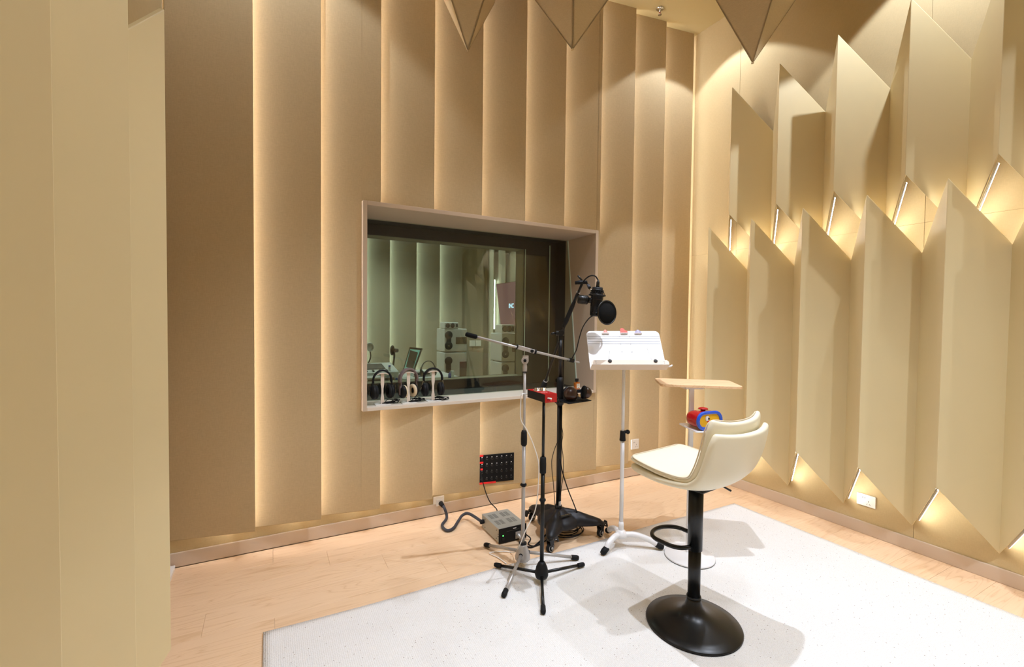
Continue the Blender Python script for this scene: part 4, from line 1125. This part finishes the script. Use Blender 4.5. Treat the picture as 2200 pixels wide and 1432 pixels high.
def SP(a, c_, z_): return B0 + U * a + V * c_ + Vector((0, 0, z_))
# footrest loop at the height of the sleeve
fr_pts = []
zf = .362
for k in range(25):
    a = -PI / 2 + PI * k / 24
    fr_pts.append(SP(.125 + math.cos(a) * .075, math.sin(a) * .095, zf))
fr_pts = [SP(.0, -.022, zf), SP(.02, -.07, zf), SP(.06, -.093, zf)] + fr_pts + [SP(.06, .093, zf), SP(.02, .07, zf), SP(.0, .022, zf)]
MB().tube(smooth_path(fr_pts, 3), .0095, 12).build('footrest', 'black', stool)
q = MB().obox(SP(0, 0, .640), U, V, (0, 0, 1), .085, .085, .005); q.obox(SP(0, 0, .632), U, V, (0, 0, 1), .055, .05, .008)
q.build('seat_plate', 'black', stool, bevel=.003)
MB().tube([SP(.0, .03, .632), SP(-.02, .09, .630), SP(-.05, .135, .612), SP(-.07, .16, .595)], [.004, .004, .004, .005], 10).build('height_lever', 'black', stool)

def shell(name, prof, halfw, lift, thick, mt, parent, power=2.2, corner=.0, puff=0.0, cornerN=5.0, sub=1, rise=0.0):
    """prof: (a, z) along the seat and up the back; halfw per profile point; lift raises the sides (wraps)"""
    nW = 22; P = smooth_path([Vector((a, 0, z)) for a, z in prof], 5)
    W_ = smooth_path([Vector((w_, l_, 0)) for w_, l_ in zip(halfw, lift)], 5)
    nP = len(P); grid = []; ends_ = []
    for i, (p, wv_) in enumerate(zip(P, W_)):
        t_ = (P[min(i + 1, nP - 1)] - P[max(0, i - 1)]).normalized(); nrm = Vector((t_.z, 0, -t_.x))   # towards the sitter
        nrm = Vector((-t_.z, 0, t_.x))
        if nrm.z < 0 and abs(t_.x) > abs(t_.z): nrm = -nrm
        if abs(t_.z) >= abs(t_.x) and nrm.x < 0: nrm = -nrm
        row = []
        u_ = i / (nP - 1) * 2 - 1
        for j in range(nW + 1):
            s_ = j / nW * 2 - 1
            ww = wv_.x
            # rounded corners in plan
            ee = (max(0, (abs(u_) - .80)) / .20)
            ww *= (1 - .07 * ee ** 3)
            l = wv_.y * abs(s_) ** power
            e1_ = 1 - abs(s_) ** cornerN; e2_ = 1 - abs(u_) ** (cornerN * 2)
            bulge = puff * max(0, e1_ * e2_) ** .5
            hook = rise * abs(s_) ** 3 * max(0, (u_ - .45) / .55) ** 2
            row.append((p + Vector((0, 0, hook)), nrm, s_ * ww, l, bulge))
        grid.append(row)
    q = MB(); top_ = []; bot = []
    for row in grid:
        for (p, nrm, s_, l, bulge) in row:
            a = p + nrm * (l + thick / 2 + bulge); b = p + nrm * (l - thick / 2 - bulge * .25)
            top_.append(SP(a.x, s_, a.z)); bot.append(SP(b.x, s_, b.z))
    m_ = nW + 1; fs = []
    for i in range(nP - 1):
        for j in range(nW): k = i * m_ + j; fs.append((k, k + 1, k + m_ + 1, k + m_))
    n_ = len(top_); vs = top_ + bot
    f2 = fs + [tuple(x_ + n_ for x_ in f_)[::-1] for f_ in fs]
    rim = [j for j in range(m_)] + [i * m_ + nW for i in range(1, nP)] + [(nP - 1) * m_ + j for j in range(nW - 1, -1, -1)] + [i * m_ for i in range(nP - 2, 0, -1)]
    for k in range(len(rim)): a, b = rim[k], rim[(k + 1) % len(rim)]; f2.append((b, a, a + n_, b + n_))
    q.add(vs, f2, True)
    o = q.build(name, mt, parent, bevel=0, subsurf=sub)
    rimp = [(top_[k] + bot[k]) / 2 for k in rim]
    return o, rimp, [top_[k] for k in rim]
profO = [(.222, .688), (.14, .672), (.05, .660), (-.04, .660), (-.115, .672), (-.172, .716), (-.206, .780), (-.226, .850), (-.238, .915)]
hwO = [.188, .202, .211, .216, .218, .220, .220, .216, .206]
lfO = [.004, .012, .022, .030, .035, .040, .045, .045, .040]
o1, r1, t1 = shell('seat_shell', profO, hwO, lfO, .024, 'leather', stool, puff=.006, rise=.006)
profI = [(.220, .728), (.14, .714), (.05, .701), (-.055, .695), (-.115, .708), (-.152, .760), (-.176, .825), (-.192, .890), (-.206, .955)]
hwI = [.194, .201, .206, .208, .208, .206, .202, .198, .190]
lfI = [.002, .006, .010, .016, .022, .028, .032, .034, .034]
o2, r2, t2 = shell('seat_cushion', profI, hwI, lfI, .020, 'leather', stool, puff=.012, rise=.014)
for _ in range(4): t2 = [(t2[k - 1] + t2[k] * 2 + t2[(k + 1) % len(t2)]) / 4 for k in range(len(t2))]
MB().tube(t2 + [t2[0]], .0028, 7, cap=False).build('cushion_piping', 'piping', stool)

# ================================================================== HEADPHONES
def headphones(name, label, top, rt, fwd_, R_, band_r, cup_r, cup_d, mt_band, mt_cup, mt_pad, group=None, drop=.085, rods=None, splay=.0):
    """hangs band-up: top = highest point of the band; rt = direction from cup to cup"""
    r = thing(name, label, 'headphones', top, group); top = Vector(top); rt = Vector(rt).normalized(); fwd_ = Vector(fwd_).normalized(); up = Vector((0, 0, 1))
    c_ = top - up * R_
    arc = [c_ + rt * math.cos(a) * R_ * .92 + up * math.sin(a) * R_ for a in [PI * (-.06 + 1.12 * k / 20) for k in range(21)]]
    q = MB()
    for o_ in (-1, 0, 1): q.tube([p + fwd_ * (o_ * band_r * 1.1) for p in arc], band_r, 8)
    q.build('headband', mt_band, r)
    for s in (-1, 1):
        a = c_ + rt * (s * R_ * .93); cc_ = a - up * drop * .72 - rt * (s * splay)
        q = MB()
        if rods: q.tube(smooth_path([a, a - up * .03 + rt * s * .006, cc_ + rt * s * (cup_d * .6)], 5), .0022, 7)
        else:
            q.obox((a + cc_) / 2 + up * .012 + rt * s * .004, up, fwd_, rt, .026, .009, .004)
            q.obox(cc_ + rt * s * (cup_d * .5 + .002) + up * .01, up, fwd_, rt, .030, .006, .003)
        q.build('yoke', rods or mt_band, r)
        MB().lathe([(0, 0), (cup_r * .55, .0), (cup_r * .9, -cup_d * .25), (cup_r, -cup_d * .6)], cc_ + rt * s * cup_d * .5, rt * s, 24).build('ear_cup', mt_cup, r)
        MB().torus(cc_ - rt * s * cup_d * .25, rt, cup_r * .72, cup_r * .27, 26, 10).build('ear_pad', mt_pad, r)
    return r
def headphone_stand(px_, label, h_=.2):
    b = onz(px_[0], px_[1], WZ0 + .024); b.z = WZ0 + .022
    r = thing('headphone_stand', label, 'headphone stand', b, 'headphone stands on the window sill')
    MB().box(b - Vector((.048, .030, 0)), b + Vector((.048, .045, .004))).build('foot_plate', 'white_plastic', r, bevel=.001)
    t_ = b + Vector((0, .005, 0)); hw_ = .011
    pts = [(-hw_, .004), (hw_, .004), (hw_, .04), (hw_ * .6, .07), (hw_ * .6, .10), (hw_, .13), (hw_, h_), (-hw_, h_), (-hw_, .13), (-hw_ * .6, .10), (-hw_ * .6, .07), (-hw_, .04)]
    MB().prism([t_ + Vector((x_, 0, z_)) for x_, z_ in pts], (0, .006, 0)).build('upright', 'stand_white', r, bevel=.0008)
    arc_o = [t_ + Vector((math.sin(a) * .075, 0, h_ + .004 - .075 + math.cos(a) * .075)) for a in [-.5 + k * .1 for k in range(11)]]
    arc_i = [t_ + Vector((math.sin(a) * .070, 0, h_ + .004 - .075 + math.cos(a) * .070)) for a in [.5 - k * .1 for k in range(11)]]
    MB().prism([p + Vector((0, -.012, 0)) for p in arc_o + arc_i], (0, .034, 0)).build('saddle', 'stand_white', r)
    return t_, h_
tA, hA = headphone_stand((822, 868), 'leftmost headphone stand on the window sill, holding all-black headphones')
tB, hB = headphone_stand((878, 864), 'middle headphone stand on the window sill, holding headphones with cream pads')
tC, hC = headphone_stand((931, 860), 'rightmost headphone stand on the window sill, holding headphones with silver rods')
X = (1, 0, 0); Yd = (0, 1, 0)
g_h = 'headphones on the window sill'
headphones('headphones', 'all-black headphones on the leftmost stand of the window sill', tA + Vector((0, .005, hA + .018)), (1, .12, 0), Yd, .064, .0058, .046, .042, 'rubber', 'black_matte', 'rubber', g_h, .10, splay=.004)
headphones('headphones', 'headphones with grey fleece band and cream ear pads on the middle stand', tB + Vector((0, .005, hB + .020)), (1, .35, 0), (-.35, 1, 0), .072, .0078, .044, .038, 'fuzzy_grey', 'black_matte', 'cream_pad', g_h, .10, splay=.022)
headphones('headphones', 'black headphones with thin silver side rods on the rightmost stand', tC + Vector((0, .005, hC + .018)), (1, -.1, 0), Yd, .068, .0060, .046, .040, 'rubber', 'black_matte', 'rubber', g_h, .10, rods='chrome', splay=.006)
for (t_, lab, ph) in ((tA, 'black headphone cable heaped at the leftmost stand on the sill', 0), (tB, 'black headphone cable heaped at the middle stand on the sill', 1), (tC, 'black headphone cable heaped at the rightmost stand on the sill', 2)):
    pts = []
    for k in range(34):
        a = k * .8 + ph; R_ = .035 + .012 * math.sin(k * 1.3 + ph)
        pts.append(Vector((t_.x + .055 + math.cos(a) * R_ * 1.3, t_.y + .004 + math.sin(a) * R_ * .45, WZ0 + .0245 + .0028 * (k % 9))))
    cable('headphone_cable', lab, pts, .0022)

# ---- wooden-cup headphones lying on the tray
hc = onz(1233, 852, tz + .05)
hpz = tz + .005
r = thing('headphones', 'headphones with dark walnut cups lying on the black tray of the studio stand', 'headphones', (tcx.x, tcx.y, hpz))
cA = D(1226, 850, dS - .07); cA.z = hpz + .042
nA = (-_f * .85 + RT * .12 + Vector((0, 0, .30))).normalized()
MB().lathe([(0, .038), (.018, .037), (.032, .030), (.040, .016), (.042, .0), (.041, -.006)], cA, nA, 32).build('ear_cup', 'walnut', r)
MB().torus(cA - nA * .014, nA, .031, .012, 28, 10).build('ear_pad', 'rubber', r)
MB().torus(cA - nA * .003, nA, .0425, .003, 30, 8).build('cup_ring', 'black', r)
q = MB().lathe([(.0065, 0), (.0065, .003), (.0035, .0035), (.0035, .001), (0, .001)], cA + nA * .0368 - RT * .008 - UP * .006, nA, 14); q.build('cup_port', 'gold', r)
MB().obox(cA + nA * .0335 + RT * .016 - UP * .008, RT, UP, nA, .005, .0016, .0012).build('cup_emblem', 'white_plastic', r, bevel=.0008)
cB = cA + RT * .098 + _f * .03; cB.z = hpz + .046
nB = (RT * .93 + _f * .05 - Vector((0, 0, .15))).normalized()
MB().lathe([(0, .036), (.016, .034), (.028, .024), (.036, .010), (.038, .0), (.037, -.006)], cB, nB, 32).build('ear_cup', 'walnut', r)
MB().torus(cB - nB * .014, nB, .029, .0125, 28, 10).build('ear_pad', 'rubber', r)
arc = [cA - RT * .02 + UP * .03 + _f * .02, cA - RT * .035 + UP * .0 + _f * .05, (cA + cB) / 2 + _f * .10 - Vector((0, 0, .006)), cB + _f * .07 + Vector((0, 0, .0)), cB + UP * .02]
q = MB(); pth = smooth_path(arc, 6)
for o_ in (0, 1): q.tube([p + Vector((0, 0, o_ * .009)) for p in pth], .0062, 8)
q.build('headband', 'rubber', r)
pts = [Vector((AMP.x, AMP.y, .974)) + u * (lu / 2 + .018) - wv * .02, D(1196, 852, 2.42), D(1203, 865, 2.6), D(1210, 862, dS - .14), cA - RT * .03 - UP * .04 - _f * .02, cA - UP * .040 - _f * .025, cA + RT * .04 - UP * .03 - _f * .02, cA + RT * .045 + UP * 0]
for p_ in pts[4:]: p_.z = max(p_.z, hpz + .004)
cable('headphone_cable', 'thin black cable from the red box to the walnut headphones', pts, .0018)

# ---- amber bottle on the sill
b = onz(1239, 838, WZ0 + .022); b.z = WZ0 + .022
b.y = -.03; b.x = onY(1239, 838, -.03).x
r = thing('amber_bottle', 'small square amber bottle with black cap at the right end of the sill', 'bottle', b)
MB().box(b + Vector((-.022, -.014, 0)), b + Vector((.022, .014, .058))).build('glass_body', 'amber', r, bevel=.004)
MB().lathe([(.009, .056), (.0085, .066)], b).build('neck', 'amber', r)
MB().lathe([(.012, .064), (.0135, .066), (.0135, .086), (.012, .088)], b).build('cap', 'black', r)
MB().box(b + Vector((-.011, -.0148, .012)), b + Vector((.019, -.014, .048))).build('label', 'paper', r)
q = MB()
for k, w_ in enumerate((.009, .011, .008)): q.box(b + Vector((.004 - w_, -.0152, .043 - k * .005)), b + Vector((.004 + w_, -.0148, .0442 - k * .005)))
q.box(b + Vector((.001, -.0152, .015)), b + Vector((.007, -.0148, .021)))
q.build('label_print', 'ink', r)
# ================================================================== CONTROL ROOM CONTENTS
def at(x, y, Y): return onY(x, y, Y)
# desk
dz = .80
tA_ = MB()
desk_c = thing('mixing_desk', 'pale mixing desk behind the window glass', 'desk', (-2.6, 1.25, 0))
MB().box((-3.5, .95, dz - .03), (-1.75, 1.66, dz)).build('desk_top', 'ctrl_white', desk_c, bevel=.004)
for x_ in (-3.45, -1.85): MB().box((x_, 1.0, 0), (x_ + .05, 1.55, dz - .03)).build('leg', 'ctrl_white', desk_c)
# sloping white keyboard console on the desk
a = at(832, 797, 1.15)
kc = thing('control_console', 'sloping white control surface on the mixing desk, left in the window', 'mixing console', (a.x, 1.2, dz))
x0_, x1_ = at(780, 790, 1.22).x - .15, at(855, 790, 1.22).x
zlo = dz + .02
MB().prism([(x0_, 1.18, dz), (x0_, 1.50, dz), (x0_, 1.50, dz + .13), (x0_, 1.18, dz + .07)], (x1_ - x0_, 0, 0)).build('case', 'ctrl_white', kc, bevel=.004)
slope = Vector((0, .35, .06)).normalized(); nn = Vector((1, 0, 0)).cross(slope)
q = MB().obox(Vector(((x0_ + x1_) / 2 - .02, 1.37, dz + .1075)) , (1, 0, 0), slope, nn, (x1_ - x0_) * .33, .09, .002); q.build('key_panel', 'driver', kc)
for k in range(6):
    p = Vector((x0_ + .06 + k * (x1_ - x0_ - .1) / 6, 1.23, dz + .082))
    MB().obox(p, (1, 0, 0), slope, nn, .008, .02, .006).build('fader', 'driver', kc)
# white base boxes and small desk clutter
for (px_, py_, w_, h_, d_, mt_, nm, lab, cat, yq) in (
        (805, 815, .07, .05, .07, 'ctrl_white', 'white_box', 'white box on the desk below the sloping console', 'box', 1.0),
        (838, 812, .04, .045, .05, 'driver', 'black_box', 'small dark box behind the leftmost headphones on the desk', 'box', 1.0),
        (908, 800, .09, .05, .08, 'ctrl_white', 'table_unit', 'long white unit on the desk right of the laptop', 'audio unit', 1.3)):
    a = at(px_, py_, yq)
    r = thing(nm, lab, cat, (a.x, yq, dz))
    MB().box((a.x - w_, yq, dz), (a.x + w_, yq + d_ * 2, dz + h_)).build('case', mt_, r, bevel=.006)
    MB().box((a.x - w_ * .8, yq - .001, dz + h_ * .3), (a.x + w_ * .8, yq, dz + h_ * .7)).build('front_slot', 'driver', r)
for (px_, py_, zb_, lab) in ((837, 777, dz + .086, 'blue-capped bottle standing on the white console left in the window'), (852, 799, dz, 'blue-capped bottle on the desk in front of the console')):
    yy_ = 1.24 if zb_ > dz else .985
    a = at(px_, py_, yy_)
    r = thing('small_bottle', lab, 'bottle', (a.x, yy_, zb_))
    MB().lathe([(0, 0), (.011, .0), (.011, .022), (.008, .026)], (a.x, yy_, zb_), (0, 0, 1), 14).build('body', 'ctrl_white', r)
    MB().lathe([(.010, .024), (.010, .040), (0, .041)], (a.x, yy_, zb_), (0, 0, 1), 14).build('cap', 'blue_cap', r)
# laptop, open and seen from behind/side
a0, a1, a2, a3 = at(865, 796, 1.25), at(888, 800, 1.12), at(907, 748, 1.12), at(880, 745, 1.25)
r = thing('laptop', 'open laptop with a teal screen on the mixing desk', 'laptop', (a0.x, 1.2, dz))
n_ = (a1 - a0).cross(a3 - a0).normalized()
if n_.dot(CAM - a0) < 0: n_ = -n_
MB().prism([a0, a1, a2, a3], -n_ * .008).build('lid', 'driver', r)
def lp(s_, t_): return (a0 * (1 - s_) + a1 * s_) * (1 - t_) + (a3 * (1 - s_) + a2 * s_) * t_
MB().prism([lp(.1, .08), lp(.9, .08), lp(.9, .92), lp(.1, .92)], n_ * .0015).build('screen', 'screen_teal', r)
MB().box((a0.x - .03, 1.02, dz), (a1.x + .02, 1.24, dz + .014)).build('keyboard_base', 'ctrl_white', r, bevel=.002)
# desk microphone with round shield
a = at(843, 752, 1.54)
r = thing('desk_microphone', 'dark desk microphone with round shield left of the laptop', 'microphone', (a.x, 1.54, dz))
MB().torus(a, (.8, -.6, 0), .045, .006, 26, 8).build('shield_rim', 'driver', r)
MB().lathe([(0, -.001), (.045, -.001), (.045, .001), (0, .001)], a, (.8, -.6, 0), 26).build('shield_mesh', 'foam', r)
MB().cyl(a + Vector((.01, .0, 0)), a + Vector((.055, .02, -.005)), .02).build('body', 'driver', r)
MB().tube(smooth_path([a + Vector((.02, .01, -.02)), a + Vector((.02, .01, -.08)), Vector((a.x + .0, 1.56, dz))], 6), .010).build('arm', 'driver', r)
# headset on an arm at the far left, and arching headphones by the long unit
a = at(795, 745, 1.54)
r = thing('desk_lamp', 'pale round desk lamp behind the leftmost headphones', 'lamp', (a.x, 1.54, dz))
MB().torus(a, (.4, -.9, .1), .038, .006, 26, 8).build('lamp_ring', 'ctrl_white', r)
MB().lathe([(0, 0), (.036, .0), (.03, .02), (0, .03)], a, (-.4, .9, -.1), 24).build('lamp_head', 'ctrl_white', r)
MB().tube(smooth_path([a + Vector((0, .02, -.03)), a + Vector((.01, .02, -.10)), Vector((a.x - .02, 1.56, dz + .1)), Vector((a.x - .03, 1.56, dz))], 6), .006).build('lamp_arm', 'driver', r)
a = at(920, 775, 1.1)
headphones('headphones', 'dark headphones arching over the long white unit in the control room', a, (1, .2, 0), (0, 1, 0), .075, .004, .03, .02, 'driver', 'driver', 'driver', None, .05)
# monitor loudspeakers
def monitor(px0, px1, Y, rows, lab, depth=.30):
    """rows: (y_top, y_bottom, kind)"""
    xa, xb = at(px0, 760, Y).x, at(px1, 760, Y).x
    for (yt, yb, kind, lb) in rows:
        z1_, z0_ = at((px0 + px1) / 2, yt, Y).z, at((px0 + px1) / 2, yb, Y).z
        r = thing('studio_monitor', lb, 'loudspeaker', ((xa + xb) / 2, Y, z0_), 'white loudspeakers in the control room')
        fw = (xb - xa) * .36
        if kind == 'small':
            xb_ = xa + (xb - xa) * .62
            MB().box((xa, Y, z0_ + .002), (xb_, Y + depth * .6, z1_)).build('cabinet', 'ctrl_white', r, bevel=.008)
            for k in range(2):
                c_ = Vector((xa + (xb_ - xa) * (.22 + .34 * k), Y - .002, (z0_ + z1_) / 2))
                MB().lathe([((z1_ - z0_) * .36, 0), ((z1_ - z0_) * .33, .004), ((z1_ - z0_) * .1, .001), (0, .003)], c_, (0, -1, 0), 18).build('cone', 'driver', r)
            MB().box((xb_ - .035, Y - .002, z0_ + .02), (xb_ - .012, Y, z1_ - .02)).build('control_strip', 'driver', r)
            continue
        # cabinet side view: front at left, scooped handle recess at right
        w_ = xb - xa; hgt = z1_ - z0_
        MB().box((xa, Y, z0_ + .002), (xb, Y + depth, z1_)).build('cabinet', 'ctrl_white', r, bevel=.010, seg=3)
        cx_ = xa + fw * .5; rr = min(fw * .48, hgt * .2)
        q = MB()
        q.lathe([(rr, 0), (rr * .9, .004), (0, .003)], (cx_, Y - .001, z1_ - hgt * .27), (0, -1, 0), 24)
        q.lathe([(rr, 0), (rr * .9, .004), (0, .003)], (cx_, Y - .001, z0_ + hgt * .27), (0, -1, 0), 24)
        q.box((cx_ - rr * .62, Y - .004, z0_ + hgt * .25), (cx_ + rr * .62, Y, z1_ - hgt * .25))
        q.build('driver_panel', 'driver', r)
        MB().sphere((cx_, Y - .006, z0_ + hgt * .27), rr * .18, 10, 6).build('dust_cap', 'chrome', r)
        if kind == 'upper':
            q = MB().box((xa + w_ * .48, Y - .003, z0_ + hgt * .32), (xb + .001, Y + .02, z0_ + hgt * .66))
        else:
            q = MB().box((xa + w_ * .66, Y - .003, z0_ - .0), (xb + .001, Y + .02, z0_ + hgt * .70))
        q.build('recess', 'wood_brown', r, bevel=.012, seg=3)
Ym = 2.3
monitor(955, 1003, Ym, [(692, 706, 'small', 'small white two-cone unit on top of the loudspeaker stack'), (706, 755, 'upper', 'upper white loudspeaker of the stack seen through the glass'), (757, 820, 'lower', 'lower white loudspeaker of the stack seen through the glass')], '')
monitor(1078, 1122, 1.55, [(697, 715, 'small', 'small white unit on the right stack, half hidden by the wall'), (716, 776, 'upper', 'upper white loudspeaker of the right stack at the window edge'), (778, 822, 'lower', 'lower white loudspeaker of the right stack at the window edge')], '')
for (pa, pb, Ym, lab) in ((955, 1003, Ym, 'stand under the loudspeaker stack left of the silver boom'), (1078, 1122, 1.55, 'stand under the right loudspeaker stack')):
    xa, xb = at(pa, 800, Ym).x, at(pb, 800, Ym).x; zt2 = at((pa + pb) / 2, 821, Ym).z
    r = thing('speaker_stand', lab, 'stand', ((xa + xb) / 2, Ym + .1, 0))
    MB().box((xa, Ym, zt2 - .02), (xb, Ym + .3, zt2)).build('top_plate', 'ctrl_white', r)
    MB().box((xa + .05, Ym + .1, 0), (xb - .05, Ym + .2, zt2 - .02)).build('column', 'ctrl_white', r)
    MB().box((xa, Ym, 0), (xb, Ym + .3, .02)).build('foot_plate', 'ctrl_white', r)
# figurine-like small items on the rear sill
for (px_, py_, mt_, w_, h_, nm, lab) in ((966, 806, 'blue_cap', .012, .045, 'blue_bottle', 'tiny blue bottle on the far ledge of the window'), (972, 806, 'ctrl_white', .020, .055, 'small_carton', 'tiny pale carton beside the blue bottle on the far ledge')):
    a = at(px_, py_, CY0 - .06)
    r = thing(nm, lab, 'bottle' if 'bottle' in nm else 'box', (a.x, CY0 - .06, OZ0))
    if 'bottle' in nm:
        MB().lathe([(w_, 0), (w_, h_ * .7), (w_ * .5, h_ * .85), (w_ * .5, h_), (0, h_)], (a.x, CY0 - .06, OZ0), (0, 0, 1), 14).build('body', mt_, r)
    else:
        MB().box((a.x - w_ * .3, CY0 - .05, OZ0), (a.x + w_, CY0 - .02, OZ0 + h_)).build('carton', mt_, r, bevel=.001)
# wall socket on far wall
a = at(1022, 737, CYB - .11)
r = thing('wall_socket', 'double socket plate on the control room wall behind the silver boom', 'wall socket', (a.x, CYB - .1, a.z))
MB().box((a.x - .10, CYB - .112, a.z - .045), (a.x - .01, CYB - .094, a.z + .045)).build('plate', 'ctrl_white', r, bevel=.002)
MB().box((a.x + .0, CYB - .112, a.z - .045), (a.x + .09, CYB - .094, a.z + .045)).build('plate', 'ctrl_white', r, bevel=.002)
# big screen on the side wall
XS = CXR - .11
s0, s1 = onX(1066, 610, XS), onX(1076, 703, XS)
yb_ = s0.y; ztop, zbot = s0.z, s1.z
tv = thing('wall_screen', 'large screen with a purple picture on the control room side wall', 'screen', (XS, yb_ - .5, zbot))
Wt = 1.0
P0, P1 = Vector((XS, s0.y, ztop)), Vector((XS, s1.y, zbot))
P2, P3 = P1 + Vector((0, -Wt, 0)), P0 + Vector((0, -Wt, 0))
MB().prism([P0, P1, P2, P3], (.03, 0, 0)).build('housing', 'black_matte', tv)
MB().prism([p + Vector((-.002, (-.006 if i < 2 else .006), (-.006 if i in (0, 3) else .006))) for i, p in enumerate((P0, P1, P2, P3))], (.002, 0, 0)).build('display', 'screen_purple', tv)
tpos = onX(1096, 657, XS - .004)
text_mesh('display_lettering', 'INC', .085, tpos + Vector((0, -.03, 0)), (0, -1, 0), (0, 0, 1), 'screen_text', tv, bold=True)
